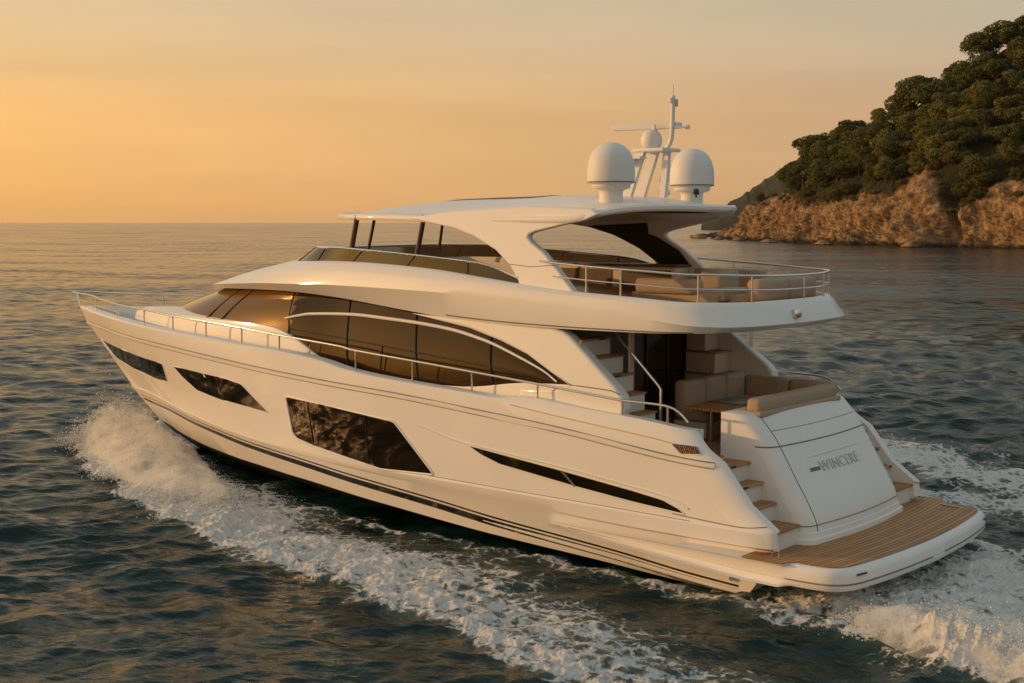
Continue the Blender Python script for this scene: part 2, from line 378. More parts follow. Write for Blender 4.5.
def foam_field(X, Y):
    f = np.zeros(X.shape); h = np.zeros(X.shape)
    wob = fbm(X*.55, Y*.55, 0, 4, 11)
    for s in (1, -1):
        al, c, w = band(X, Y*s, BA_O, BA_I)
        c = c + wob*.45
        d = sstep(-1.2, .35, c)*(1 - sstep(.8, 1.12, c))
        d = d*(.94 - .34*sstep(.3, .75, al)) * (1 - sstep(.93, 1.0, al))
        near = 1 - sstep(0, .42, al)
        f = np.maximum(f, np.clip(d*1.15 + .25*near*(d > .05), 0, 1.2))
        ridge = np.exp(-((c - .25)/.55)**2)
        h = np.maximum(h, ridge*(.09 + .55*(1 - sstep(.02, .32, al))*sstep(0, .08, al))*(1 - sstep(.9, 1, al)))
        # thin line along the hull
        al, sg = near_line(X, Y*s, [(20.2,.15),(18.11,.72),(16.4,1.45),(14.6,1.95),(12.4,2.5),(10,2.74),(7.6,2.84),(5.6,2.86),(3.6,2.88),(1.8,2.95),(.4,3.05),(-.8,3.15),(-2.1,3.2),(-3.3,3.3),(-4.3,3.45),(-9,4.3)])
        wl = np.interp(al, [0, .2, .4, .6, 1], [.16, .13, .14, .22, .5])
        l = np.exp(-((sg + wob*.12)/wl)**2)*np.interp(al, [0, .3, .45, 1], [.5, .45, .55, .95])
        f = np.maximum(f, l*.9); h = np.maximum(h, l*np.interp(al, [0, .4, .6, 1], [.03, .04, .08, .2]))
    # far side wake
    al, sg = near_line(X, Y, [(13,-12.5),(8,-12.8),(4.2,-11.4),(1.4,-10),(-1.7,-8.9),(-8,-7.2)])
    d = np.exp(-((sg + wob*1.0)/1.7)**2); f = np.maximum(f, d*.85); h = np.maximum(h, d*.15)
    # churned water behind the transom
    al, sg = near_line(X, Y, [(.6,0),(-3,.2),(-14,.6)])
    d = (1 - sstep(.75, 1.25, np.abs(sg + wob*.9)/np.interp(al, [0, .3, 1], [2.6, 3.2, 4.0])))
    f = np.maximum(f, d*np.interp(al, [0, .12, 1], [.25, .8, .95])); h = np.maximum(h, d*.10)
    # rooster tail off the port quarter
    al, sg = near_line(X, Y, [(-1.4,2.6),(-2.6,3.0),(-3.5,3.3),(-4.4,3.55),(-8,4.3)])
    d = np.exp(-((sg + wob*.3)/.62)**2)*sstep(0, .25, al); f = np.maximum(f, d*1.2); h = np.maximum(h, d*np.interp(al, [0, .2, .35, .6, 1], [.05, .3, .5, .55, .4]))
    return f, h
rng = np.random.default_rng(7)
WAVES = []
for k in range(64):
    lam = .26*(6.5/.26)**(k/63.0)*rng.uniform(.9, 1.1)
    ang = math.atan2(-FW[1], -FW[0]) + R(22) + rng.normal(0, R(40))
    amp = .0125*lam**.8*rng.uniform(.6, 1.3)*(1 if lam < 1.5 else (1.5/lam)**.75)
    WAVES.append((2*math.pi/lam, math.cos(ang), math.sin(ang), amp, rng.uniform(0, 2*math.pi), lam))
def waves(X, Y, spacing):
    z = np.zeros(X.shape); dx = np.zeros(X.shape); dy = np.zeros(X.shape)
    gust = .8 + .45*fbm(X*.03, Y*.03, 0, 3, 31)
    for k, cx, cy, a, ph, lam in WAVES:
        fd = np.clip(lam/(spacing*3.0) - .6, 0, 1)*a*gust
        p = k*(cx*X + cy*Y) + ph
        z += fd*np.cos(p); sn = fd*np.sin(p)*.75
        dx -= cx*sn; dy -= cy*sn
    return dx, dy, z
def make_sea():
    rr = [9.0]; 
    while rr[-1] < 9000:
        d = rr[-1]; rr.append(d + min(max(.055, .55*d*d/7800), d*.045))
    rr = np.array([3.0, 6.0] + rr)
    dense = np.arange(-24.5, 24.501, .062); side = np.arange(24.6 + 1.2, 360 - 24.6, 2.4)
    ang = np.radians(np.concatenate([dense, side]))
    Rr, A = np.meshgrid(rr, ang, indexing='ij')
    X = CXY[0] + Rr*(np.cos(A)*FW[0] + np.sin(A)*RT[0]); Y = CXY[1] + Rr*(np.cos(A)*FW[1] + np.sin(A)*RT[1])
    sp = np.maximum(np.gradient(Rr, axis=0), Rr*R(.062))
    ins = np.abs(A) < R(24.6); sp = np.where(ins, sp, Rr*R(2.4))
    dx, dy, z = waves(X, Y, sp)
    F = np.zeros(X.shape); H = np.zeros(X.shape)
    m = (Rr < 75) & ins
    F[m], H[m] = foam_field(X[m], Y[m])
    # calm, slightly lowered water right beside the hull
    lump = np.zeros(X.shape); q = m & (F > .02)
    l1 = fbm(X[q]*1.3, Y[q]*1.3, 0, 4, 51); l2 = fbm(X[q]*4.5, Y[q]*4.5, 0, 4, 61, .6, ridge=True)
    f1 = np.clip(F[q], 0, 1); hh = H[q]
    lump[q] = hh*(.75 + .55*l1) + f1*(.085*l2 + .06*l1) + np.clip(hh - .2, 0, 1)*.14*l2
    Z = WZ + z*(1 - .35*np.clip(F, 0, 1)) + lump
    V = np.stack([X + dx, Y + dy, Z], -1).reshape(-1, 3)
    nr, na = X.shape
    i = np.arange(nr - 1)[:, None]; j = np.arange(na)[None, :]; j2 = (j + 1) % na
    quads = np.stack([i*na + j, (i+1)*na + j, (i+1)*na + j2, i*na + j2], -1).reshape(-1, 4)
    ff = F.reshape(-1)
    isf = (ff[quads].max(1) > .07)
    def mk(name, sel, m_, extra=None):
        q = quads[sel]; used = np.unique(q); remap = np.full(len(V), -1, np.int64); remap[used] = np.arange(len(used))
        me = bpy.data.meshes.new(name); me.vertices.add(len(used)); me.vertices.foreach_set('co', V[used].astype(np.float32).ravel())
        me.loops.add(q.size); me.loops.foreach_set('vertex_index', remap[q].astype(np.int32).ravel())
        me.polygons.add(len(q)); me.polygons.foreach_set('loop_start', np.arange(0, q.size, 4, dtype=np.int32)); 
        me.update(calc_edges=True); me.shade_smooth()
        at = me.attributes.new('foam', 'FLOAT', 'POINT'); at.data.foreach_set('value', ff[used].astype(np.float32))
        me.materials.append(m_)
        o = bpy.data.objects.new(name, me); COL.objects.link(o); return o
    return mk('sea', ~isf, M['sea']), mk('wake_foam', isf, M['sea']), (X, Y, Z, F, H)
def sea_mat():
    m = bpy.data.materials.new('sea water and foam'); m.use_nodes = True
    nt = m.node_tree; p = nt.nodes['Principled BSDF']; L = nt.links.new
    def nd(t, **k):
        n = nt.nodes.new(t)
        for a, b in k.items(): setattr(n, a, b)
        return n
    tc = nd('ShaderNodeTexCoord')
    def noise(sc, det=5, vec=None, dist=0, rough=.55):
        n = nd('ShaderNodeTexNoise'); n.inputs['Scale'].default_value = sc; n.inputs['Detail'].default_value = det; n.inputs['Distortion'].default_value = dist; n.inputs['Roughness'].default_value = rough
        L(vec or tc.outputs['Object'], n.inputs['Vector']); return n.outputs['Fac']
    def mt(op, a, b=None, c=None, clamp=False):
        n = nd('ShaderNodeMath', operation=op, use_clamp=clamp)
        for i, v in enumerate((a, b, c)):
            if v is None: continue
            if isinstance(v, (int, float)): n.inputs[i].default_value = v
            else: L(v, n.inputs[i])
        return n.outputs[0]
    at = nd('ShaderNodeAttribute', attribute_name='foam'); f = at.outputs['Fac']
    mpw = nd('ShaderNodeMapping'); mpw.inputs['Rotation'].default_value = (0, 0, math.atan2(FW[1], FW[0])); L(tc.outputs['Object'], mpw.inputs[0])
    # wind ripples: stretched along the crests
    mpr = nd('ShaderNodeMapping'); mpr.vector_type = 'TEXTURE'; mpr.inputs['Rotation'].default_value = (0, 0, math.atan2(FW[1], FW[0]) - R(22)); mpr.inputs['Scale'].default_value = (1, 2.2, 1); L(tc.outputs['Object'], mpr.inputs[0])
    r0 = noise(11, 3, mpr.outputs[0]); r1 = noise(3.6, 5, mpr.outputs[0]); r2 = noise(.8, 5, mpr.outputs[0])
    hsum = mt('ADD', mt('MULTIPLY', r0, .022), mt('ADD', mt('MULTIPLY', r1, .085), mt('MULTIPLY', r2, .22)))
    b = nd('ShaderNodeBump'); b.inputs['Strength'].default_value = .85; b.inputs['Distance'].default_value = 1.0; L(hsum, b.inputs['Height'])
    def slope(sc, det, k, stretch):
        mq = nd('ShaderNodeMapping'); mq.vector_type = 'TEXTURE'; mq.inputs['Rotation'].default_value = (0, 0, math.atan2(FW[1], FW[0]) - R(12)); mq.inputs['Scale'].default_value = (1, stretch, 1); L(tc.outputs['Object'], mq.inputs[0])
        n = nd('ShaderNodeTexNoise'); n.inputs['Scale'].default_value = sc; n.inputs['Detail'].default_value = det; L(mq.outputs[0], n.inputs['Vector'])
        s_ = nd('ShaderNodeVectorMath', operation='SUBTRACT'); L(n.outputs['Color'], s_.inputs[0]); s_.inputs[1].default_value = (.5, .5, .5)
        m_ = nd('ShaderNodeVectorMath', operation='MULTIPLY'); L(s_.outputs[0], m_.inputs[0]); m_.inputs[1].default_value = (k, k, 0); return m_.outputs[0]
    gust = noise(.012, 4, mpr.outputs[0]); gs = nd('ShaderNodeMapRange'); gs.inputs['From Min'].default_value = .35; gs.inputs['From Max'].default_value = .65; gs.inputs['To Min'].default_value = .65; gs.inputs['To Max'].default_value = 1.25; L(gust, gs.inputs['Value'])
    va = nd('ShaderNodeVectorMath', operation='ADD'); L(slope(1.6, 6, 1.5, 2.2), va.inputs[0])
    vb_ = nd('ShaderNodeVectorMath', operation='ADD'); L(slope(.14, 5, .95, 3.5), vb_.inputs[0]); L(slope(.025, 4, .3, 5), vb_.inputs[1]); L(vb_.outputs[0], va.inputs[1])
    vg = nd('ShaderNodeVectorMath', operation='SCALE'); L(va.outputs[0], vg.inputs[0]); L(gs.outputs['Result'], vg.inputs['Scale'])
    vn = nd('ShaderNodeVectorMath', operation='ADD'); L(b.outputs['Normal'], vn.inputs[0]); L(vg.outputs[0], vn.inputs[1])
    nn = nd('ShaderNodeVectorMath', operation='NORMALIZE'); L(vn.outputs[0], nn.inputs[0]); L(nn.outputs[0], p.inputs['Normal'])
    p.inputs['Base Color'].default_value = (.004, .022, .019, 1); p.inputs['Roughness'].default_value = .13; p.inputs['IOR'].default_value = 1.333
    # foam
    n1 = noise(1.6, 7, None, .6, .62); n2 = noise(5.5, 6, None, 1.2, .65)
    vo = nd('ShaderNodeTexVoronoi', feature='DISTANCE_TO_EDGE'); vo.inputs['Scale'].default_value = 3.2
    wv = nd('ShaderNodeVectorMath', operation='ADD'); L(tc.outputs['Object'], wv.inputs[0])
    nw = nd('ShaderNodeTexNoise'); nw.inputs['Scale'].default_value = 2.0; nw.inputs['Detail'].default_value = 4; L(tc.outputs['Object'], nw.inputs['Vector'])
    sc_ = nd('ShaderNodeVectorMath', operation='SCALE'); L(nw.outputs['Color'], sc_.inputs[0]); sc_.inputs['Scale'].default_value = .55; L(sc_.outputs[0], wv.inputs[1]); L(wv.outputs[0], vo.inputs['Vector'])
    lace = mt('SUBTRACT', 1.0, mt('MULTIPLY', vo.outputs['Distance'], 4.5), clamp=True)
    t = mt('ADD', mt('MULTIPLY', f, 1.25), mt('ADD', mt('MULTIPLY', mt('SUBTRACT', n1, .5), 2.1), mt('ADD', mt('MULTIPLY', mt('SUBTRACT', n2, .5), 1.5), mt('MULTIPLY', mt('SUBTRACT', lace, .45), .5))))
    mr = nd('ShaderNodeMapRange', interpolation_type='SMOOTHSTEP'); mr.inputs['From Min'].default_value = .40; mr.inputs['From Max'].default_value = 1.0; L(t, mr.inputs['Value'])
    mps = nd('ShaderNodeMapping'); mps.inputs['Rotation'].default_value = (0, 0, R(14)); mps.inputs['Scale'].default_value = (.5, 2.6, 1); L(tc.outputs['Object'], mps.inputs[0])
    ns_ = noise(1.5, 6, mps.outputs[0], .5, .6); t = mt('ADD', t, mt('MULTIPLY', mt('SUBTRACT', ns_, .5), 1.3))
    n3 = noise(17, 4, None, .8, .6)
    t = mt('ADD', t, mt('MULTIPLY', mt('SUBTRACT', n3, .5), .8)); L(t, mr.inputs['Value'])
    has = mt('MULTIPLY', mr.outputs['Result'], mt('MULTIPLY', f, 14, clamp=True))
    aer = mt('MULTIPLY', f, .8, clamp=True)
    wc = nd('ShaderNodeMix', data_type='RGBA'); L(aer, wc.inputs['Factor']); wc.inputs['A'].default_value = (.004, .022, .019, 1); wc.inputs['B'].default_value = (.115, .155, .135, 1)
    L(wc.outputs['Result'], p.inputs['Base Color'])
    d = nd('ShaderNodeBsdfPrincipled'); d.inputs['Base Color'].default_value = (.74, .73, .69, 1); d.inputs['Roughness'].default_value = .7; d.inputs['Specular IOR Level'].default_value = .2
    fbp = nd('ShaderNodeBump'); fbp.inputs['Strength'].default_value = .8; fbp.inputs['Distance'].default_value = .12; L(mt('ADD', n2, mt('MULTIPLY', n1, .8)), fbp.inputs['Height']); L(fbp.outputs['Normal'], d.inputs['Normal'])
    mx = nd('ShaderNodeMixShader'); L(has, mx.inputs[0]); L(p.outputs[0], mx.inputs[1]); L(d.outputs[0], mx.inputs[2])
    L(mx.outputs[0], nt.nodes['Material Output'].inputs['Surface'])
    return m
M['sea'] = sea_mat()
sea, foam, SEA = make_sea()
sea['kind'] = 'structure'
foam['kind'] = 'stuff'; foam['label'] = 'white foam of the bow wave and wake around the yacht'

def np_mesh(name, V, q, m_, attrs=None):
    me = bpy.data.meshes.new(name); me.vertices.add(len(V)); me.vertices.foreach_set('co', V.astype(np.float32).ravel())
    me.loops.add(q.size); me.loops.foreach_set('vertex_index', q.astype(np.int32).ravel())
    me.polygons.add(len(q)); me.polygons.foreach_set('loop_start', np.arange(0, q.size, q.shape[1], dtype=np.int32)); me.update(calc_edges=True); me.shade_smooth()
    for k, v in (attrs or {}).items():
        at = me.attributes.new(k, 'FLOAT', 'POINT'); at.data.foreach_set('value', v.astype(np.float32).ravel())
    me.materials.append(m_); o = bpy.data.objects.new(name, me); COL.objects.link(o); return o
# flying spray: many small drops thrown off the bow wave and the quarter
def spray(name, label, cen, count, spread, hmax, seed, size):
    g = np.random.default_rng(seed)
    C = crom([(p[0], p[1], p[2]) for p in cen], 8)
    K = 160
    cl = g.integers(0, len(C), K); co = g.normal(0, spread*.55, (K, 2)); ch = g.uniform(.3, 1.0, K)
    q = g.integers(0, K, count); p = C[cl[q]]
    xy = p[:, :2] + co[q] + g.normal(0, spread*.33, (count, 2))
    r2 = np.sum((xy - p[:, :2])**2, 1)/(spread*1.5)**2
    z = WZ + .05*p[:, 2] + np.abs(g.normal(0, .5, count))*hmax*p[:, 2]*ch[q]*np.exp(-r2)
    s = size*g.uniform(.3, 1.0, count)**1.5
    oct_v = np.array([(1,0,0),(-1,0,0),(0,1,0),(0,-1,0),(0,0,1),(0,0,-1)], float); oct_f = np.array([(0,2,4),(2,1,4),(1,3,4),(3,0,4),(2,0,5),(1,2,5),(3,1,5),(0,3,5)])
    V = np.concatenate([xy, z[:, None]], 1)[:, None, :] + oct_v[None]*s[:, None, None]*g.uniform(.6, 1.4, (count, 6, 1))
    F = (oct_f[None] + 6*np.arange(count)[:, None, None]).reshape(-1, 3)
    o = np_mesh(name, V.reshape(-1, 3), F, M['spray']); o['kind'] = 'stuff'; o['label'] = label; return o
M['spray'] = mat('spray drops', (.78, .78, .76), .5)
spray('bow_spray', 'fine spray thrown up beside the bow', [(22.4,.6,.7),(21.2,1.0,1.0),(19.8,1.5,1.0),(18.2,2.1,.85),(16.4,2.8,.6),(14.2,3.5,.4),(12,4.1,.3)], 62000, .78, 1.25, 3, .025)
spray('stern_spray', 'fine spray thrown up behind the port quarter', [(-1.6,2.7,.3),(-2.6,3.0,.7),(-3.6,3.3,1),(-4.6,3.6,1),(-6,4.0,.9)], 20000, .45, .95, 4, .016)

# soft mist hanging over the bow wave: a closed body of fine droplets
def mist(name, label, cen, rad, top, dens, seed):
    C = crom([(p[0], p[1], 0) for p in cen], 10)[:, :2]; n = len(C); rows = []
    for i in range(n):
        t = i/(n - 1); d = C[min(i+1, n-1)] - C[max(i-1, 0)]; d /= np.hypot(*d); nrm_ = np.array([-d[1], d[0]])
        env = max(.06, math.sin(math.pi*min(1, (t*.93 + .07)))**.55); r = rad*env; hgt = np.interp(t, np.linspace(0, 1, len(top)), top)
        row = []
        for k in range(28):
            a = 2*math.pi*k/28; q = C[i] + nrm_*r*math.cos(a); z = .12 + hgt*math.sin(a)*(1 if math.sin(a) > 0 else .25)
            w = 1 + .22*fbm(q[0]*1.1, q[1]*1.1, z*1.5, 3, seed)
            row.append((C[i][0] + (q[0] - C[i][0])*w, C[i][1] + (q[1] - C[i][1])*w, WZ + z*w))
        rows.append(row)
    b = MB().grid(rows, close=True); b.ngon(rows[0][::-1]); b.ngon(rows[-1])
    m = bpy.data.materials.new(name); m.use_nodes = True; nt = m.node_tree; nt.nodes.clear(); L = nt.links.new
    o_ = nt.nodes.new('ShaderNodeOutputMaterial'); v = nt.nodes.new('ShaderNodeVolumePrincipled'); v.inputs['Color'].default_value = (.985, .98, .97, 1); v.inputs['Anisotropy'].default_value = .2
    tc = nt.nodes.new('ShaderNodeTexCoord'); n1 = nt.nodes.new('ShaderNodeTexNoise'); n1.inputs['Scale'].default_value = 2.6; n1.inputs['Detail'].default_value = 8; n1.inputs['Roughness'].default_value = .68; L(tc.outputs['Object'], n1.inputs['Vector'])
    sp = nt.nodes.new('ShaderNodeSeparateXYZ'); L(tc.outputs['Object'], sp.inputs[0])
    hz = nt.nodes.new('ShaderNodeMapRange'); hz.inputs['From Min'].default_value = WZ; hz.inputs['From Max'].default_value = WZ + max(top)*1.05; hz.inputs['To Min'].default_value = .16; hz.inputs['To Max'].default_value = -.10; L(sp.outputs['Z'], hz.inputs['Value'])
    s = nt.nodes.new('ShaderNodeMath'); s.operation = 'ADD'; L(n1.outputs['Fac'], s.inputs[0]); L(hz.outputs['Result'], s.inputs[1])
    r = nt.nodes.new('ShaderNodeMapRange'); r.interpolation_type = 'SMOOTHSTEP'; r.inputs['From Min'].default_value = .47; r.inputs['From Max'].default_value = .80; r.inputs['To Max'].default_value = dens; L(s.outputs[0], r.inputs['Value']); L(r.outputs['Result'], v.inputs['Density'])
    L(v.outputs[0], o_.inputs['Volume']); M[name] = m
    o = b.build(name, m, None, angle=180); o['kind'] = 'stuff'; o['label'] = label; return o
mist('bow_mist', 'soft cloud of spray beside the bow', [(22.4,.35),(21.2,.8),(19.8,1.35),(18.2,2.0),(16.4,2.75),(14.4,3.4),(12.4,4.0)], 1.15, [.75,1.25,1.1,.75,.5,.35,.25], 6, 5)
mist('stern_mist', 'soft cloud of spray thrown up off the port quarter', [(-1.6,2.7),(-2.8,3.05),(-4.0,3.4),(-5.4,3.75),(-7.4,4.2)], .75, [.2,.5,.7,.75,.7], 7, 9)

# ---------------------------------------------------------------- headland
def to_w(r, f): return CXY[0] + r*RT[0] + f*FW[0], CXY[1] + r*RT[1] + f*FW[1]
SHORE = [(92,640),(78,565),(70.5,520),(72.3,487.2),(75.0,434.4),(79.6,392.0),(84.1,360.3),(90.8,334.8),(97.0,317.5),(105.2,303.1),(113.4,292.1),(123.5,276.9),(150,250),(190,220)]
shc = crom([(a, b, 0) for a, b in SHORE], 12)[:, :2]
sl = np.concatenate([[0], np.cumsum(np.hypot(*np.diff(shc, axis=0).T))])
NS = 900
ss = np.linspace(0, sl[-1], NS); sr_ = np.interp(ss, sl, shc[:, 0]); sf_ = np.interp(ss, sl, shc[:, 1])
su = sr_/sf_*FPX + 512                                # picture column of the shoreline foot, used only to look up profile heights
nrm = np.array([.89, .45])
SKY_U = [690, 712, 735, 750, 760, 775, 790, 800, 825, 850, 885, 910, 930, 950, 970, 990, 1010, 1024, 1080, 1200]
SKY_V = [236, 225, 208, 200, 190, 182, 172, 152, 136, 121, 106, 98, 72, 55, 42, 29, 20, 12, -10, -40]
ridge_h = np.full(NS, 12.0)
for it in range(8):                                   # height of the crest line along the shore
    br = np.clip((ridge_h - 14.6)/.93 + 9.5, 3, 60)
    rr2, ff2 = sr_ + br*nrm[0], sf_ + br*nrm[1]
    uu2 = rr2/ff2*FPX + 512
    ridge_h = .5*ridge_h + .5*np.maximum(CAM.z + ff2*(222 - np.interp(uu2, SKY_U, SKY_V))/FPX - np.interp(uu2, [740, 770, 800, 900, 1024], [.5, .5, 1.5, 4, .8]), 2)
rock_h = np.interp(su, [690, 735, 800, 850, 880, 905, 922, 940, 955, 985, 1024, 1100], [14, 14, 13, 14.5, 20.5, 15, 6.5, 12, 17, 14, 12.5, 13])
bt = np.concatenate([np.linspace(-1.2, 7.5, 110), 7.5 + 105*np.linspace(0, 1, 80)[1:]**1.15])
def prof_h(b, k):
    cliff = 12.5*sstep(-1.5, 7.5, b)*.9 + .45*np.clip(b, -1.2, 8)
    h = np.where(b < 7.5, cliff, 14.6 + .93*(b - 7.5))
    return h
Sg, Bg = np.meshgrid(ss, bt, indexing='ij')
RH = np.repeat(ridge_h[:, None], len(bt), 1)
h0 = prof_h(Bg, None)
Hh = -np.log(np.exp(-h0/2.2) + np.exp(-(RH + .02*Bg)/2.2))*2.2
Hh = Hh - 1.2 - np.clip(Bg - 75, 0, 40)**1.2*.5
gul = fbm(Sg*.05, Hh*.02, 0, 4, 71)*8.0 + fbm(Sg*.13, Hh*.12, 0, 3, 75, ridge=True)*1.2
gul = gul - 5.0*np.exp(-((np.repeat(su[:, None], len(bt), 1) - 921)/11)**2)*-1
Rg = np.repeat(sr_[:, None], len(bt), 1) + (Bg + gul*np.clip(1 - Bg/60, 0, 1))*nrm[0]
Fg = np.repeat(sf_[:, None], len(bt), 1) + (Bg + gul*np.clip(1 - Bg/60, 0, 1))*nrm[1]
# craggy relief on the rock, smoother higher up
rk = np.clip(1.25 - Hh/22, .15, 1)*np.clip(Hh/2 + .6, .3, 1)
d1 = fbm(Sg*.095 + .05*Hh, Bg*.1, Hh*.085, 5, 81, .55, ridge=True); d2 = fbm(Sg*.5 + d1, Bg*.5, Hh*.55, 4, 91, .55, ridge=True)
d4 = np.abs(fbm(Sg*.34 + .03*Hh, Bg*.05, Hh*.05, 3, 99, .6))
d3 = fbm(Sg*1.1, Bg*1.1, Hh*1.0, 3, 95, .6, ridge=True)
off = -rk*(3.6*d1 + 1.8*d2 + .9*d3 + 3.0*(.3 - np.minimum(d4, .3)))
Rg = Rg - off*nrm[0]*.85; Fg = Fg - off*nrm[1]*.85; Hz = Hh + off*.45
HX, HY = to_w(Rg, Fg)
veg = sstep(-1.5, 1.5, Hh - np.repeat(rock_h[:, None], len(bt), 1) + 4.5*fbm(Sg*.09, Bg*.09, 0, 4, 101))
V = np.stack([HX, HY, Hz + WZ], -1).reshape(-1, 3); nb = len(bt)
i = np.arange(NS - 1)[:, None]; j = np.arange(nb - 1)[None, :]
q = np.stack([i*nb + j, i*nb + j + 1, (i+1)*nb + j + 1, (i+1)*nb + j], -1).reshape(-1, 4)
def rock_mat():
    m = bpy.data.materials.new('cliff rock and scrub soil'); m.use_nodes = True
    nt = m.node_tree; p = nt.nodes['Principled BSDF']; L = nt.links.new; p.inputs['Roughness'].default_value = .9; p.inputs['Specular IOR Level'].default_value = .15
    tc = nt.nodes.new('ShaderNodeTexCoord')
    n = nt.nodes.new('ShaderNodeTexNoise'); n.inputs['Scale'].default_value = .35; n.inputs['Detail'].default_value = 9; n.inputs['Roughness'].default_value = .65; L(tc.outputs['Object'], n.inputs['Vector'])
    r = nt.nodes.new('ShaderNodeValToRGB'); e = r.color_ramp.elements; e[0].position = .3; e[0].color = (.07, .046, .03, 1); e[1].position = .66; e[1].color = (.46, .31, .17, 1); x = e.new(.47); x.color = (.23, .148, .08, 1); L(n.outputs['Fac'], r.inputs[0])
    a = nt.nodes.new('ShaderNodeAttribute'); a.attribute_name = 'veg'
    wet = nt.nodes.new('ShaderNodeAttribute'); wet.attribute_name = 'wet'
    mw = nt.nodes.new('ShaderNodeMix'); mw.data_type = 'RGBA'; L(wet.outputs['Fac'], mw.inputs['Factor']); L(r.outputs[0], mw.inputs['A']); mw.inputs['B'].default_value = (.05, .036, .025, 1)
    mx = nt.nodes.new('ShaderNodeMix'); mx.data_type = 'RGBA'; L(a.outputs['Fac'], mx.inputs['Factor']); L(mw.outputs['Result'], mx.inputs['A']); mx.inputs['B'].default_value = (.04, .037, .014, 1)
    L(mx.outputs['Result'], p.inputs['Base Color'])
    n2 = nt.nodes.new('ShaderNodeTexNoise'); n2.inputs['Scale'].default_value = .9; n2.inputs['Detail'].default_value = 8; L(tc.outputs['Object'], n2.inputs['Vector'])
    b = nt.nodes.new('ShaderNodeBump'); b.inputs['Strength'].default_value = 1; b.inputs['Distance'].default_value = .9; L(n2.outputs['Fac'], b.inputs['Height']); L(b.outputs['Normal'], p.inputs['Normal'])
    return m
M['rock'] = rock_mat()
wet = 1 - sstep(.4, 1.7, Hz + .5*d1)
hl = np_mesh('headland', V, q[:, ::-1], M['rock'], {'veg': veg, 'wet': wet}); hl['kind'] = 'structure'; hl['label'] = 'steep rocky headland with trees on its slope'

# far hill behind it
fr_s = np.linspace(0, 1, 160); fv = np.linspace(0, 1, 24)
FU = 700 + 260*fr_s; FD = 980 - 60*fr_s
pk = np.interp(FU, [700, 712, 730, 745, 762, 780, 800, 860, 960], [6, 14, 22, 29, 37, 46, 55, 78, 90])
pk = pk + 1.6*fbm(fr_s*60, 0, 0, 4, 111)
Vh = []
for a in range(160):
    for b in fv:
        rr_ = (FU[a] - 512)/FPX*FD[a]; hz = pk[a]*math.sin(b*math.pi/2)
        Vh.append((*to_w(rr_ + b*20, FD[a] + b*130), hz + WZ - .5))
Vh = np.array(Vh); Vh[:, 2] += 2.2*fbm(Vh[:, 0]*.09, Vh[:, 1]*.09, 0, 4, 121)*(Vh[:, 2] > 1)
i = np.arange(159)[:, None]; j = np.arange(23)[None, :]; qh = np.stack([i*24 + j, (i+1)*24 + j, (i+1)*24 + j + 1, i*24 + j + 1], -1).reshape(-1, 4)
M['far'] = mat('distant wooded slope', (.055, .055, .028), .95, spec=.1, var=(.05, .35), bump=(.12, 1.0, 4))
fh = np_mesh('distant_hill', Vh, qh, M['far']); fh['kind'] = 'structure'

# rock islet off the point
def islet(name, label, r, f, sx, sy, sz, seed):
    bm = bmesh.new(); bmesh.ops.create_icosphere(bm, subdivisions=5, radius=1)
    P = np.array([v.co[:] for v in bm.verts]); n = fbm(P[:, 0]*1.6, P[:, 1]*1.6, P[:, 2]*1.6, 5, seed, .55, ridge=True)
    x, y = to_w(r, f)
    for v, k in zip(bm.verts, n): v.co = Vector((v.co.x*sx, v.co.y*sy, v.co.z*sz))*(1 + .3*k)
    me = bpy.data.meshes.new(name); bm.to_mesh(me); bm.free(); me.shade_smooth()
    for k, vals in (('veg', np.zeros(len(P))), ('wet', (P[:, 2] < .2).astype(float))):
        at = me.attributes.new(k, 'FLOAT', 'POINT'); at.data.foreach_set('value', vals.astype(np.float32))
    me.materials.append(M['rock']); o = bpy.data.objects.new(name, me); COL.objects.link(o); o.location = (x, y, WZ - .1); tag_(o, label, 'rock'); return o
def tag_(o, label, cat, group=None):
    o['label'] = label; o['category'] = cat
    if group: o['group'] = group
islet('rock_islet', 'low brown rock standing in the sea off the tip of the headland', 70.6, 497, 3.0, 2.2, 1.6, 5)
islet('boulder', 'tiny dark boulder in the water left of the rock islet', 68.3, 500, 1.0, .8, .5, 6)

for u_, lab, sx_, sz_, sd in ((726, 'small brown boulder at the foot of the headland tip', 1.6, 1.1, 11), (747, 'sunlit boulder at the waterline below the left part of the cliff', 2.0, 1.2, 12), (778, 'low boulder in the water below the tree covered cliff', 2.4, 1.0, 13), (832, 'dark wet boulder at the foot of the middle cliff', 2.2, 1.3, 14), (921, 'broken boulder at the foot of the gully between the cliffs', 2.0, 1.5, 15)):
    k_ = int(np.argmin(np.abs(su - u_) + 1000*(ss < 60))); islet('boulder', lab, sr_[k_] - 3.6*nrm[0], sf_[k_] - 3.6*nrm[1], sx_, sx_*.8, sz_, sd)
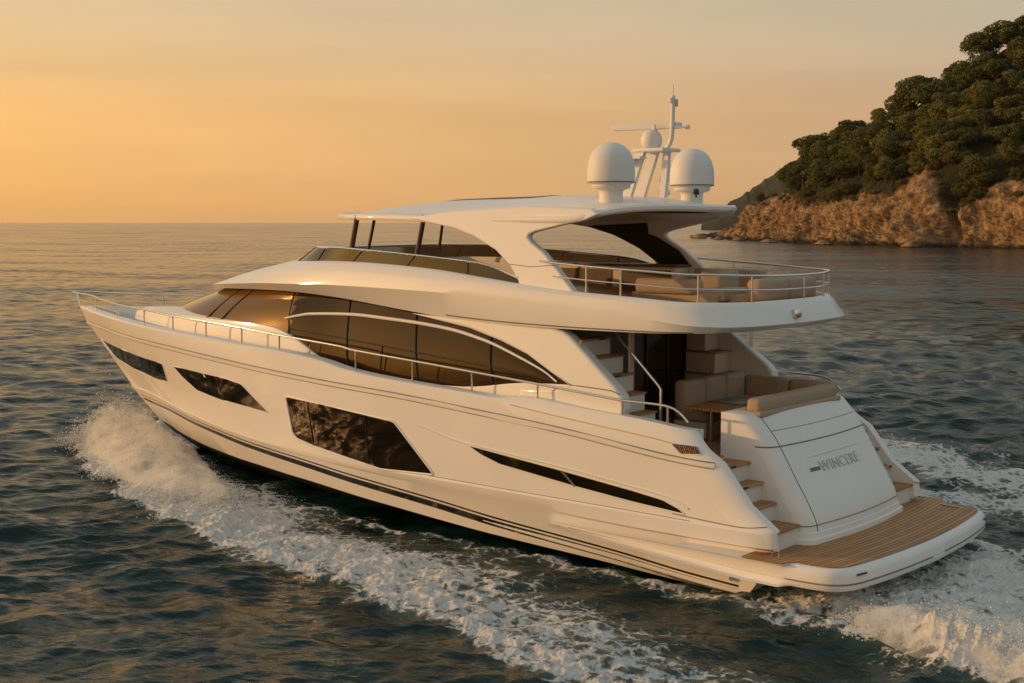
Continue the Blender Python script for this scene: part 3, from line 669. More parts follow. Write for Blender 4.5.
# ---------------------------------------------------------------- trees on the headland
M['bark'] = mat('pine bark', (.09, .06, .04), .9)
def leaf_mat(name, c):
    m = mat(name, c, .75, spec=.2); nt = m.node_tree; p = nt.nodes['Principled BSDF']; L = nt.links.new
    oi = nt.nodes.new('ShaderNodeObjectInfo'); ge = nt.nodes.new('ShaderNodeNewGeometry')
    ad = nt.nodes.new('ShaderNodeMath'); ad.operation = 'MULTIPLY_ADD'; L(oi.outputs['Random'], ad.inputs[0]); ad.inputs[1].default_value = .7; ad.inputs[2].default_value = .45
    a3 = nt.nodes.new('ShaderNodeMath'); a3.operation = 'MULTIPLY_ADD'; L(ge.outputs['Random Per Island'], a3.inputs[0]); a3.inputs[1].default_value = .5; L(ad.outputs[0], a3.inputs[2])
    x = nt.nodes.new('ShaderNodeVectorMath'); x.operation = 'SCALE'; x.inputs[0].default_value = c; L(a3.outputs[0], x.inputs['Scale']); L(x.outputs['Vector'], p.inputs['Base Color'])
    return m
M['leaf_pine'] = leaf_mat('dark pine needles', (.078, .085, .018)); M['leaf_oak'] = leaf_mat('olive leaves', (.125, .115, .023)); M['leaf_bush'] = leaf_mat('yellow green scrub', (.15, .12, .03))
def tree_proto(seed, kind):
    g = np.random.default_rng(seed); V = []; F = []
    nc = {'pine': 34, 'oak': 30, 'bush': 16}[kind]
    for k in range(nc):
        d = g.normal(0, 1, 3); d /= np.linalg.norm(d); rad = g.uniform(.35, 1.0)**.5
        if kind == 'pine': c = np.array([d[0]*rad*.92, d[1]*rad*.92, 1.15 + .42*d[2]*rad + .12*(1 - rad)]); s = g.uniform(.2, .36)
        elif kind == 'oak': c = np.array([d[0]*rad*.8, d[1]*rad*.8, .95 + .62*d[2]*rad]); s = g.uniform(.22, .38)
        else: c = np.array([d[0]*rad*.8, d[1]*rad*.8, .42 + .3*abs(d[2])*rad]); s = g.uniform(.2, .34)
        nl = int(270*(s/.3)**2)
        for q in range(nl):
            e = g.normal(0, 1, 3); e /= np.linalg.norm(e)
            if e[2] < -.35 and g.random() < .6: e[2] *= -1
            pos = c + e*s*np.array([1.1, 1.1, .72])*g.uniform(.8, 1.06)
            n = e + g.normal(0, .55, 3); n /= np.linalg.norm(n)
            t = np.cross(n, g.normal(0, 1, 3)); t /= np.linalg.norm(t); b = np.cross(n, t); w = g.uniform(.024, .055)
            i0 = len(V); V += [tuple(pos + t*w + b*w*.2), tuple(pos + b*w*.8), tuple(pos - t*w + b*w*.1), tuple(pos - b*w*.7)]; F.append((i0, i0+1, i0+2, i0+3))
    me = bpy.data.meshes.new('crown'); me.from_pydata(V, [], F); me.materials.append(M['leaf_' + kind])
    tm = MB().tube([(0,0,-.3),(.03,.01,.3),(-.02,.04,.65),(0,0,1.0)], [.085,.07,.06,.04], 7)
    for k in range(5):
        a = k*1.257 + g.uniform(0, .6); z = g.uniform(.45, .75); tm.tube([(0,0,z),(math.cos(a)*.3, math.sin(a)*.3, z + .25),(math.cos(a)*.6, math.sin(a)*.6, z + .4)], [.04,.03,.015], 5)
    return me, tm
PROTO = {}
for kind, n in (('pine', 3), ('oak', 3), ('bush', 2)):
    for k in range(n):
        me, tm = tree_proto(200 + k*7 + len(kind), kind)
        tme = bpy.data.meshes.new('trunk'); tme.from_pydata(tm.V, [], tm.F); tme.materials.append(M['bark']); tme.shade_smooth()
        PROTO.setdefault(kind, []).append((me, tme))
g = np.random.default_rng(21)
NAMES = {'pine': ('pine_tree', 'pine', 'broad dark green pine'), 'oak': ('oak_tree', 'tree', 'rounded olive green tree'), 'bush': ('scrub_bush', 'bush', 'low yellow green bush')}
ROWS = [(0.3, 'on the cliff edge', 3.8, 3.2), (4.0, 'second row above the cliff', 5.4, 4.4), (9, 'third row above the cliff', 6.4, 5.0), (15, 'fourth row above the cliff', 7.0, 5.4), (21.5, 'fifth row up the slope', 7.2, 5.6), (28.5, 'sixth row up the slope', 7.4, 5.6), (36, 'seventh row up the slope', 7.6, 5.6), (44, 'eighth row up the slope', 8, 5.6), (53, 'high row near the hilltop', 8, 5.8)]
ORD = lambda n: '%d%s' % (n, 'th' if 10 <= n % 100 <= 20 else {1: 'st', 2: 'nd', 3: 'rd'}.get(n % 10, 'th'))
ntree = 0
for row, (up_, where, gap, rad) in enumerate(ROWS):
    s = 6.0; cnt = 0
    while s < sl[-1] - 40:
        s += gap*g.uniform(.72, 1.25)
        k = min(int(np.searchsorted(ss, s)), NS - 1)
        target = rock_h[k] + up_ + g.normal(0, .9)
        col = Hh[k]; 
        top = col.max()
        if target > top + 2.0: continue
        jb = int(np.argmax(col >= min(target, top - .15)))
        if jb < 30 and row > 0: continue
        x, y, z = HX[k, jb], HY[k, jb], Hz[k, jb] + WZ
        rel = np.array([x, y]) - CXY; ff_ = rel @ FW; uu = 512 + FPX*(rel @ RT)/ff_
        if uu > 1085 or uu < 735: continue
        kind = 'bush' if (row == 0 and g.random() < .7) else ('pine' if g.random() < .55 else 'oak')
        if kind == 'bush' and row > 1: kind = 'oak'
        sz = .88*rad*g.choice([.7, .9, 1.0, 1.15, 1.35])*g.uniform(.9, 1.1)*(.62 if kind == 'bush' else 1.0)*(.72 if uu < 775 else 1)
        me, tme = PROTO[kind][g.integers(0, len(PROTO[kind]))]
        nm, cat, look = NAMES[kind]
        root = bpy.data.objects.new(nm, None); COL.objects.link(root); root.location = (x, y, z - .25*sz); root.rotation_euler = (0, 0, g.uniform(0, 6.28)); root.scale = (sz, sz, sz*g.uniform(.88, 1.18))
        cnt += 1; ntree += 1
        root['label'] = '%s, %s from the left in the %s' % (look, ORD(cnt), where if 'row' in where else 'lowest row ' + where)
        root['category'] = cat; root['group'] = 'trees and bushes on the headland'
        c = bpy.data.objects.new('crown', me); COL.objects.link(c); c.parent = root
        t_ = bpy.data.objects.new('trunk', tme); COL.objects.link(t_); t_.parent = root
print('TREES', ntree)
# ---------------------------------------------------------------- the yacht
yacht = bpy.data.objects.new('motor_yacht', None); COL.objects.link(yacht)
yacht['label'] = 'large white three-deck motor yacht with dark windows and two satellite domes, under way'
yacht['category'] = 'yacht'
def tag(o, label, cat=None, group=None, kind=None):
    o['label'] = label
    if cat: o['category'] = cat
    if group: o['group'] = group
    if kind: o['kind'] = kind
    return o
def bevel(o, w, seg=3, ang=30):
    md = o.modifiers.new('bevel', 'BEVEL'); md.width = w; md.segments = seg; md.limit_method = 'ANGLE'; md.angle_limit = R(ang); md.harden_normals = False
    return o

# hull: white above the dark bottom edge
hm = build_hull_mesh()
hull = link_mesh('hull', hm.V, hm.F, [M['white'], M['bottom']], yacht, angle=28)
for p in hull.data.polygons:
    c = p.center
    if c.z < 2 and c.x < 20.5 and all(hull.data.vertices[i].co.z < float(LINES[1]['z'](hull.data.vertices[i].co.x)) + .004 and hull.data.vertices[i].co.z < .6 for i in p.vertices):
        p.material_index = 1
hb = BVHTree.FromPolygons([Vector(v) for v in hm.V], hm.F)
def on_hull(x, z, off=.0):
    h = hb.ray_cast(Vector((x, 9, z)), Vector((0, -1, 0)))
    if h[0] is None: return Vector((x, .02, z))
    n = h[1] if h[1].y > 0 else -h[1]
    return h[0] + n*off
def hull_patch(poly, off, n=26):
    """fine grid filling a polygon drawn in x,z and laid on the port topsides"""
    bm = bmesh.new(); vs = [bm.verts.new((x, 0, z)) for x, z in poly]
    bm.faces.new(vs)
    xs = [p[0] for p in poly]; zs = [p[1] for p in poly]
    for k in range(1, n):
        x = min(xs) + (max(xs) - min(xs))*k/n
        bmesh.ops.bisect_plane(bm, geom=bm.verts[:] + bm.edges[:] + bm.faces[:], plane_co=(x, 0, 0), plane_no=(1, 0, 0))
    for k in range(1, 7):
        z = min(zs) + (max(zs) - min(zs))*k/7
        bmesh.ops.bisect_plane(bm, geom=bm.verts[:] + bm.edges[:] + bm.faces[:], plane_co=(0, 0, z), plane_no=(0, 0, 1))
    for v in bm.verts: v.co = on_hull(v.co.x, v.co.z, off)
    bm.verts.index_update()
    b = MB(); b.add([tuple(v.co) for v in bm.verts], [tuple(v.index for v in f.verts) for f in bm.faces]); bm.free()
    return b
def rounded(poly, r, m=4):
    out = []; n = len(poly)
    for i in range(n):
        p = np.array(poly[i]); a = np.array(poly[i-1]); b = np.array(poly[(i+1) % n])
        da = a - p; db = b - p; la = np.hypot(*da); lb = np.hypot(*db); q = min(r, la*.4, lb*.4)
        s = p + da/la*q; e = p + db/lb*q
        for k in range(m + 1):
            t = k/m; out.append(tuple((1-t)**2*s + 2*t*(1-t)*p + t*t*e))
    return out
def strip_on_hull(pts, w, off, name, m, parent=None, raw=False, thick=None):
    c = crom([(x, 0, z) for x, z in pts], 10)
    up = []; lo = []; up2 = []; lo2 = []
    for i, p in enumerate(c):
        ww = w if not hasattr(w, '__len__') else np.interp(i/(len(c)-1), np.linspace(0, 1, len(w)), w)
        up.append(on_hull(p[0], p[2] + ww/2, off)); lo.append(on_hull(p[0], p[2] - ww/2, off))
    b = MB().grid([up, lo])
    return b
WIN = {
 'fore': [(22.72,2.655),(19.6,2.63),(16.6,2.56),(16.77,2.08),(18.13,2.085),(20.16,2.14),(21.92,2.28)],
 'mid': [(16.0,2.56),(13.61,2.47),(13.05,2.40),(12.17,1.83),(13.61,1.93),(15.05,2.05),(15.63,2.31)],
 'big': [(11.47,2.27),(8.18,2.06),(7.16,1.11),(8.63,1.04),(10.71,1.28),(11.22,1.37),(11.36,1.48)],
 'slit': [(6.25,1.8),(4.03,1.58),(2.58,1.42),(1.95,1.34),(1.62,1.23),(1.5,1.15),(2.57,1.22),(3.79,1.33),(5.47,1.52),(5.92,1.65)]}
LBL = {'fore': 'long pointed dark window at the bow', 'mid': 'dark four-sided window behind the bow window', 'big': 'large dark three-pane hull window amidships', 'slit': 'slim curved dark window near the stern'}
def both(b, name, m, parent, label=None, **k):
    o = b.build(name, m, parent, **k)
    q = flip(b).build(name, m, parent, **k)
    if label: o['label'] = label + ', port side'; q['label'] = label + ', starboard side'
    return o, q
for key, poly in WIN.items():
    pr_ = rounded(poly, .09 if key != 'slit' else .05)
    w2 = both(hull_patch(pr_, .006), 'hull_window', M['hull_glass'], yacht, LBL[key], fix=False, angle=60)
    pts = [on_hull(x, z, .004) for x, z in pr_]
    fb = MB().tube(pts, .022 if key == 'big' else .013, 6, closed=True)
    for w, s in zip(w2, (1, -1)):
        (fb if s == 1 else flip(fb)).build('window_frame', M['white'] if key != 'big' else M['moulded_white'], w)
    div = {'big': [((10.74,2.21),(10.67,1.28)), ((8.98,2.1),(8.97,1.1))], 'slit': [((4.05,1.57),(3.76,1.335))]}.get(key, [])
    for a, c in div:
        db = MB().tube([on_hull(a[0] + (c[0]-a[0])*t, a[1] + (c[1]-a[1])*t, .010) for t in np.linspace(0, 1, 8)], .014 if key == 'big' else .02, 6)
        for w, s in zip(w2, (1, -1)): (db if s == 1 else flip(db)).build('mullion', M['frame'] if key == 'big' else M['seal'], w)
# painted stripes and mouldings on the topsides
sx = np.linspace(.62, 20.9, 40)
for dz, w, nm in ((0, [.13, .13, .125, .105, .06], 'boot_stripe'), (.118, [.036, .036, .032, .028, .018], 'pin_stripe')):
    both(strip_on_hull([(x, float(STZ(x)) + dz + .012) for x in sx], w, .004, nm, M['black']), nm, M['black'], yacht, fix=False)
def bead(pts, r, name, m, off=0.0):
    c = crom([(x, 0, z) for x, z in pts], 8)
    b = MB().tube([on_hull(p[0], p[2], off) for p in c], r, 6)
    return both(b, name, m, yacht)
kx = [1.0, 2, 4, 6, 8, 10, 12, 14, 16, 18, 19.5, 21, 22, 22.8, 23.4, 23.8]
def strake(zoff, w):
    b = MB(); rows = []
    for dz, of in ((w/2 + .012, -.004), (w/2, .026), (-w/2, .026), (-w/2 - .012, -.004)):
        rows.append([on_hull(x, float(KZ(x)) + zoff + dz, of) for x in np.interp(np.linspace(0, 1, 120), np.linspace(0, 1, len(kx)), kx)])
    return b.grid(rows)
both(strake(-.05, .055), 'rub_rail', M['white'], yacht)
for dz, rr_ in ((.0, .0095), (-.10, .0065)): bead([(x, float(KZ(x)) + dz) for x in kx[:-1]], rr_, 'rail_seam', M['seal'], .003)
bead([(5.2,2.655),(4,2.53),(2.4,2.385),(1.7,2.30)], .012, 'coaming_trim', M['liner'])
bead([(7.5,2.06),(6.9,1.93),(6.3,1.835),(4.09,1.65),(2.6,1.49),(1.85,1.40),(1.45,1.25)], .022, 'window_brow', M['white'])
bead([(1.75,1.135),(1.0,1.10),(.45,1.09),(.05,1.14)], .008, 'panel_seam', M['seal'])
bead([(7.3,1.075),(5,1.072),(3,1.07),(1.4,1.06)], .006, 'panel_seam', M['seal'])
# quarter vent
vp = [(1.78,2.30),(1.34,2.285),(1.25,2.17),(1.60,2.15)]
vb = hull_patch(vp, .004, 8)
vs_ = both(vb, 'quarter_vent', M['brown'], yacht, 'slatted brown air vent on the quarter', fix=False)
sl = MB()
for k in range(9):
    x = 1.29 + k*.036
    sl.tube([on_hull(x, 2.17, .008), on_hull(x + .06, 2.278, .008)], .006, 5)
for w, s in zip(vs_, (1, -1)):
    (sl if s == 1 else flip(sl)).build('slat', M['teak'], w)
    fr = MB().tube([on_hull(x, z, .006) for x, z in rounded(vp, .03)], .012, 6, closed=True)
    (fr if s == 1 else flip(fr)).build('vent_frame', M['chrome'], w)

# decks
def deck_sheet(x0, x1, off, n=60):
    rows = []
    for x in np.linspace(x0, x1, n):
        h = max(float(SY(x)) - .27, .01); z = float(DZ(x)) + off
        rows.append([(x, h*t, z + .04*(1 - t*t)) for t in np.linspace(-1, 1, 13)])
    return MB().grid(rows)
deck_sheet(4.6, 23.8, .01).build('main_deck', M['moulded_white'], yacht)

# deckhouse lines, port side aft to nose: B bottom of glass, T top of glass
Bc = [(4.1,2.63,3.06),(4.75,2.62,3.03),(5.4,2.6,2.98),(6.67,2.58,2.81),(8.4,2.55,2.80),(10.0,2.51,2.86),(10.8,2.49,3.02),(11.7,2.47,3.42),(12.6,2.45,3.66),(13.7,2.42,3.70),(15.2,2.30,3.71),(16.5,2.02,3.72),(17.6,1.48,3.73),(18.3,.85,3.74),(18.6,.4,3.75),(18.7,0,3.75)]
Tc = [(4.1,2.62,3.09),(4.5,2.57,3.24),(5.14,2.50,3.54),(6.3,2.41,3.87),(7.6,2.32,4.06),(9.4,2.24,4.26),(10.5,2.20,4.33),(11.3,2.17,4.38),(12.0,2.13,4.41),(12.9,2.06,4.42),(14.0,1.90,4.41),(15.0,1.62,4.39),(15.8,1.2,4.35),(16.35,.7,4.32),(16.55,.35,4.31),(16.6,0,4.31)]
Bp = crom(Bc, 5); Tp = crom(Tc, 5)
gl = MB(); rows = []
for k in range(7):
    t = k/6; bul = .05*math.sin(math.pi*t)
    q = Bp*(1-t) + Tp*t; q = q + np.stack([np.zeros(len(q)), np.minimum(bul, q[:, 1]), np.zeros(len(q))], 1)
    rows.append([tuple(p) for p in q] + [(p[0], -p[1], p[2]) for p in q[-2::-1]])
gl.grid(rows)
house_glass = gl.build('saloon_window', M['glass'], yacht, angle=60); house_glass.data.materials.append(M['screen'])
for f_ in house_glass.data.polygons: f_.material_index = 1 if f_.center.x > 12.0 else 0
house_glass['label'] = 'dark wraparound saloon and windscreen glazing'
zb_, yb_ = pc([(p[0], p[2]) for p in Bc[:10]]), pc([(p[0], p[1]) for p in Bc[:10]])
zt_, yt_ = pc([(p[0], p[2]) for p in Tc[:10]]), pc([(p[0], p[1]) for p in Tc[:10]])
def on_glass(x, z, off=.02):
    a, b = float(zb_(x)), float(zt_(x)); t = min(max((z - a)/max(b - a, .05), 0), 1)
    return (x, float(yb_(x))*(1-t) + float(yt_(x))*t + .05*math.sin(math.pi*t) + off, z)
for a, c in [((12.13,4.40),(11.95,3.5)),((10.26,4.33),(10.05,2.9)),((8.25,4.2),(7.95,2.83)),((6.16,3.9),(5.96,2.93))]:
    both(MB().tube([on_glass(a[0] + (c[0]-a[0])*t, a[1] + (c[1]-a[1])*t, .008) for t in np.linspace(0, 1, 8)], .02, 6), 'mullion', M['frame'], house_glass)
both(MB().tube([on_glass(9.05, z, .006) for z in np.linspace(2.84, 3.44, 5)], .014, 6), 'mullion', M['frame'], house_glass)
for i, j in ((66, 63), (58, 58)):
    pass
for (bx, by, bz), (tx, ty, tz) in (((14.45,2.38,3.71),(13.75,1.93,4.42)), ((15.05,2.33,3.71),(14.4,1.80,4.40)), ((18.4,.7,3.75),(16.35,.7,4.32))):
    both(MB().tube([(bx + (tx-bx)*t, by + (ty-by)*t + .05*math.sin(math.pi*t) + .015, bz + (tz-bz)*t) for t in np.linspace(0, 1, 7)], .018, 6), 'mullion', M['frame'], house_glass)
both(MB().tube([on_glass(x, z, .006) for x, z in crom([(11.94,3.64),(9.92,3.51),(8.02,3.38),(6.36,3.27),(5.9,3.24),(4.5,3.15)], 6)], .014, 6), 'dark_glass_line', M['frame'], house_glass)  # thin dark line running along the lower part of the glass
arc = crom([(12.13,3.86),(11.7,3.94),(11.28,3.99),(10.06,4.03),(9.08,4.0),(8.04,3.95),(7.11,3.87),(6.43,3.76),(5.97,3.66),(5.25,3.45),(4.74,3.28),(4.36,3.11)], 6)
both(MB().tube([on_glass(x, z, .03) for x, z in arc], [.016 + .02*math.sin(math.pi*min(1, .15 + k/len(arc)*.9)) for k in range(len(arc))], 8), 'window_trim', M['white'], house_glass)

# coachroof / trunk under the windscreen
K_top = [(10.45,2.50,2.92),(10.9,2.53,3.08),(11.7,2.52,3.45),(12.5,2.50,3.67),(13.7,2.46,3.72),(15.2,2.36,3.74),(16.6,2.12,3.76),(17.8,1.85,3.77),(18.8,1.5,3.74),(19.6,1.15,3.66),(20.2,.78,3.54),(20.5,.4,3.45),(20.6,0,3.42)]
K_bot = [(10.2,2.56,2.80),(10.75,2.58,2.86),(11.65,2.58,2.98),(12.5,2.56,3.04),(13.7,2.52,3.05),(15.2,2.42,3.02),(16.65,2.19,2.98),(17.85,1.92,2.95),(18.87,1.57,2.92),(19.72,1.22,2.90),(20.38,.83,2.90),(20.72,.42,2.90),(20.82,0,2.90)]
kt, kb = crom(K_top, 5), crom(K_bot, 5)
rows = [kb, kb*.35 + kt*.65 + np.array([0, .03, 0])*(kt[:, 1:2] > .05), kt*.93 + kb*.07 + np.array([0, 0, .03])]
inner = []
for s, dz in ((.93, .06), (.8, .09), (.55, .115), (.25, .13), (0, .135)):
    q = kt.copy(); q[:, 1] *= s; q[:, 0] = 11 + (q[:, 0] - 11)*(.25 + .75*s if s < .9 else .985); q[:, 2] += dz*np.clip((q[:, 0]-12)/3, .2, 1)
    rows.append(q)
full = [[tuple(p) for p in r] + [(p[0], -p[1], p[2]) for p in r[-2::-1]] for r in rows]
MB().grid(full).build('coachroof', M['white'], yacht, angle=40)
# low white house side below the glass
rows = []
zz = [(p[0], p[1], p[2]) for p in crom(Bc[:8], 5)]
rows.append([(x, y + .035, z + .015) for x, y, z in zz]); rows.append([(x, y + .045, z - .04) for x, y, z in zz]); rows.append([(x, y + .05, float(DZ(x)) - .03) for x, y, z in zz])
both(MB().grid(rows), 'house_side', M['white'], yacht)

# flybridge moulding: closed rings, nose to stern
L1 = [(16.95,0,4.29),(16.8,.5,4.30),(16.4,1.05,4.33),(15.5,1.65,4.38),(14.3,2.02,4.42),(12.9,2.18,4.44),(11.9,2.25,4.43),(10.3,2.32,4.35),(8.24,2.42,4.18),(6.6,2.50,4.08),(4.8,2.58,4.05),(2.7,2.58,4.07),(1.9,2.48,4.09),(1.45,2.2,4.10),(1.2,1.6,4.10),(1.08,.8,4.10),(1.05,0,4.10)]
C1 = [(16.98,0,4.335),(16.83,.53,4.35),(16.4,1.12,4.40),(15.5,1.76,4.47),(14.3,2.18,4.54),(12.9,2.4,4.60),(11.9,2.5,4.62),(10.3,2.58,4.64),(8.24,2.65,4.62),(6.6,2.68,4.58),(4.8,2.68,4.50),(2.7,2.64,4.34),(1.85,2.54,4.24),(1.32,2.25,4.21),(1.02,1.62,4.2),(.9,.8,4.2),(.87,0,4.2)]
C2 = [(15.95,0,4.62),(15.8,.62,4.63),(15.3,1.2,4.67),(14.4,1.78,4.73),(13.3,2.16,4.80),(12.3,2.38,4.86),(11.4,2.48,4.89),(10.0,2.55,4.91),(8.0,2.62,4.85),(6.3,2.64,4.78),(4.6,2.64,4.64),(2.8,2.60,4.52),(1.92,2.46,4.46),(1.42,2.1,4.44),(1.12,1.5,4.42),(1.0,.8,4.42),(.97,0,4.42)]
F1 = [(13.95,0,5.03),(13.85,.5,5.03),(13.55,1.0,5.04),(13.0,1.5,5.05),(12.3,1.9,5.07),(11.5,2.2,5.09),(10.8,2.33,5.11),(9.5,2.42,5.10),(7.7,2.48,5.02),(6.2,2.52,4.88),(4.6,2.54,4.73),(2.8,2.52,4.64),(1.98,2.38,4.59),(1.5,2.02,4.58),(1.22,1.45,4.57),(1.1,.8,4.57),(1.07,0,4.57)]
def ring(c, m=5):
    p = crom(c, m); return [tuple(q) for q in p] + [(q[0], -q[1], q[2]) for q in p[-2:0:-1]]
def inset(c, d, dz=0.0):
    P = np.array(c); out = []
    for i in range(len(P)):
        a = P[i-1] if i else P[i]*[1, -1, 1]; b = P[i+1] if i < len(P)-1 else P[i]*[1, -1, 1]
        if i == 0: a = P[1]*[1, -1, 1]
        if i == len(P)-1: b = P[-2]*[1, -1, 1]
        t = b - a; n = np.array([t[1], -t[0]]); n /= np.hypot(*n)
        out.append((P[i, 0] + n[0]*d, (P[i, 1] + n[1]*d) if 0 < i < len(P)-1 else 0, P[i, 2] + dz))
    return out
test = inset(F1, .1); sgn = 1 if test[0][0] < F1[0][0] else -1
F2 = inset(F1, .04*sgn, .02); F3 = inset(F1, .13*sgn, .015); F4 = inset(F1, .16*sgn, -.32)
F4 = [(x, y, min(z, 4.72) if x > 6 else 4.36) for x, y, z in F4]
L0 = inset(L1, .10*sgn, -.005); L00 = inset(L1, .14*sgn, .02)
mid = [tuple((np.array(a) + np.array(b))/2 + np.array([.06*(a[0] > 13), .03*(a[1] > .1), .0])) for a, b in zip(C2, F1)]
fb = MB(); rr = [ring(c) for c in (L00, L0, L1, C1, C2, mid, F1, F2, F3, F4)]
fb.grid(rr, close=True)
def capring(c):
    p = crom(c, 5); return MB().grid([[(q[0], q[1]*t, q[2]) for t in np.linspace(-1, 1, 5)] for q in p])
cp = capring(L00); fb.add(cp.V, cp.F)
fly = fb.build('flybridge_deck', M['white'], yacht, angle=32)
capring(F4).build('flybridge_sole', M['teak'], yacht)
def ring_bead(C, r, a, b, off):
    p = crom(C, 5); p = [q for q in p if a <= q[0] <= b and q[1] > .0]
    return MB().tube([(q[0], q[1] + off, q[2]) for q in p], r, 6)
both(ring_bead([tuple(np.array(a)*.9 + np.array(b)*.1) for a, b in zip(L1, C1)], .012, 1.6, 7.5, .004), 'lower_trim', M['seal'], fly)
# wing uprights between main deck and flybridge
WP = [(8.3,4.14),(6.63,3.93),(5.8,3.74),(5.14,3.54),(4.5,3.24),(4.1,3.07),(4.3,2.98),(5.2,2.93),(5.3,2.7),(2.95,2.55),(2.88,2.74),(2.92,2.96),(3.08,3.12),(3.38,3.34),(3.78,3.64),(4.18,3.93),(4.34,4.0),(4.6,4.06),(6.0,4.10)]
def wy(x, z, side):
    o = 2.70 - max(z - 3.05, 0)*.15 - .02*max(0, x - 4)
    return o if side == 0 else o - .26
both(MB().prism(WP, 0, 0, wy), 'wing_upright', M['white'], yacht, angle=30)
for o in [c for c in yacht.children if c.name.startswith('wing_upright')]: bevel(o, .055, 4, 40)
both(MB().tube([(x, wy(x, z, 0) + .001, z) for x, z in [(4.1,3.08),(3.6,3.07),(3.15,3.05),(2.96,3.0)]], .008, 6), 'panel_seam', M['seal'], yacht)

# flybridge wind screen
G0 = [(x, y - .06 if y > 0 else 0, z) for x, y, z in F1[:10]]
G0 = inset(F1, .07*sgn, .0)[:10] + [(5.4,2.46,4.80)]
G1 = [(12.9,0,5.36),(12.8,.5,5.37),(12.5,1.0,5.38),(12.1,1.5,5.39),(11.7,1.85,5.4),(11.2,2.12,5.4),(10.4,2.28,5.4),(9.2,2.34,5.35),(7.5,2.40,5.25),(6.3,2.42,5.15),(5.45,2.44,4.92)]
g0, g1 = crom(G0, 5), crom(G1, 5)
rows = [[tuple(q) for q in r[::-1]] + [(q[0], -q[1], q[2]) for q in r[1:]] for r in (g0, (g0+g1)/2, g1)]
ws = MB().grid(rows).build('wind_screen', M['smoke'], yacht, angle=60); ws['label'] = 'low smoked glass screen round the flybridge'
MB().tube(rows[2], .022, 8).build('top_rail', M['chrome'], ws)
for i in (18, 26, 33, 38, 43):
    both(MB().tube([tuple(g0[i] + np.array([0, .005, 0])), tuple(g1[i] + np.array([0, .005, 0]))], .012, 6), 'mullion', M['frame'], ws)

# hardtop
HE = [(12.0,0,6.12),(11.9,.6,6.11),(11.6,1.25,6.09),(11.0,1.78,6.06),(10.15,2.04,6.05),(9.0,2.12,6.03),(8.0,2.17,6.0),(7.0,2.2,5.99),(6.0,2.24,5.99),(5.0,2.28,5.99),(4.35,2.27,6.0),(3.95,2.18,6.08),(3.6,1.92,6.16),(3.25,1.5,6.2),(2.9,.9,6.21),(2.7,.4,6.2),(2.66,0,6.2)]
crown = pc([(2.4,6.24),(3,6.40),(3.6,6.47),(4.5,6.50),(5.6,6.49),(6.8,6.45),(8,6.44),(9.5,6.42),(10.7,6.33),(12.0,6.13)])
def hring(s, under=None, dz=0.0, exp=2.6):
    out = []
    for x, y, z in ring(HE, 4):
        X = 6.8 + (x - 6.8)*s; Y = y*s
        e = z
        Zc = float(crown(X)) if under is None else under
        out.append((X, Y, e + (Zc - e)*(1 - s**exp) + dz))
    return out
hb_ = MB()
rows = [hring(s, 6.16, -.05, 3) for s in (.02, .3, .6, .85, .95)] + [hring(.98, None, -.085), hring(.995, None, -.07), hring(1.003, None, -.03), hring(1.003, None, .02), hring(.992, None, .05)] + [hring(s) for s in (.96, .88, .76, .6, .4, .2, .02)]
hb_.grid(rows, close=True)
hb_.ngon(rows[-1]); hb_.ngon(rows[0][::-1])
hardtop = hb_.build('hardtop', M['white'], yacht, angle=40)
# ceiling panels under the aft hardtop; tan reflected light put into their colour
hc = MB().grid([[(6.8 + (x-6.8)*s, y*s, 6.115 - .035*(1-s)) for x, y, z in ring(HE, 4)] for s in (.86, .84, .4, .02)], close=True)
hc.build('ceiling_liner', M['liner'], hardtop)
LEG = [(8.6,6.03),(8.0,5.93),(7.3,5.83),(6.7,5.67),(6.1,5.42),(5.7,5.14),(5.45,4.86),(5.38,4.66),(4.05,4.6),(4.1,4.68),(4.33,4.88),(4.55,5.08),(4.95,5.40),(5.25,5.57),(5.36,5.66),(5.34,5.72),(5.2,5.77),(4.6,5.89),(4.1,5.97),(3.8,6.08),(4.0,6.19),(5.5,6.24),(7.4,6.16)]
def ly(x, z, side):
    o = 2.23 + max(6.1 - z, 0)*.19 - .16*max(0, z - 6.05) - .035*max(0, x - 6.5)
    return o if side == 0 else o - .16
legs = both(MB().prism(LEG, 0, 0, ly), 'hardtop_leg', M['white'], yacht, 'swept white hardtop arch leg', angle=30)
for o in legs: bevel(o, .035, 3, 40)
both(MB().tube([(x, ly(x, z, 0) + .001, z) for x, z in [(5.72,5.17),(5.2,5.13),(4.65,5.17)]], .006, 6), 'panel_seam', M['seal'], yacht)
DP = [(7.3,5.86),(6.6,5.66),(6.0,5.38),(5.6,5.12),(5.42,4.98),(4.75,5.02),(5.0,5.34),(5.5,5.62),(5.75,5.70),(5.75,5.93)]
both(MB().prism(DP, 0, 0, lambda x, z, s: ly(x, z, 1) - (.004 if s == 0 else .03)), 'inner_panel', M['dark'], yacht)
# posts of the flybridge windscreen
for x, dx, y, r in ((10.45, -.17, 2.02, .055), (8.42, -.17, 2.1, .05), (11.25, -.2, .78, .035), (11.25, -.2, -1.5, .035)):
    MB().tube([(x, y, 5.25), (x + dx, y - .05*np.sign(y), 6.08)], r, 8).build('hardtop_post', M['brown'], yacht)
htb = BVHTree.FromPolygons([Vector(v) for v in hb_.V], hb_.F)
sr = MB().grid([[tuple(htb.ray_cast(Vector((x, y, 9)), Vector((0, 0, -1)))[0] + Vector((0, 0, .012))) for y in np.linspace(-.85, .85, 9)] for x in np.linspace(6.3, 9.0, 20)])
sr.build('sunroof', M['dark'], yacht)

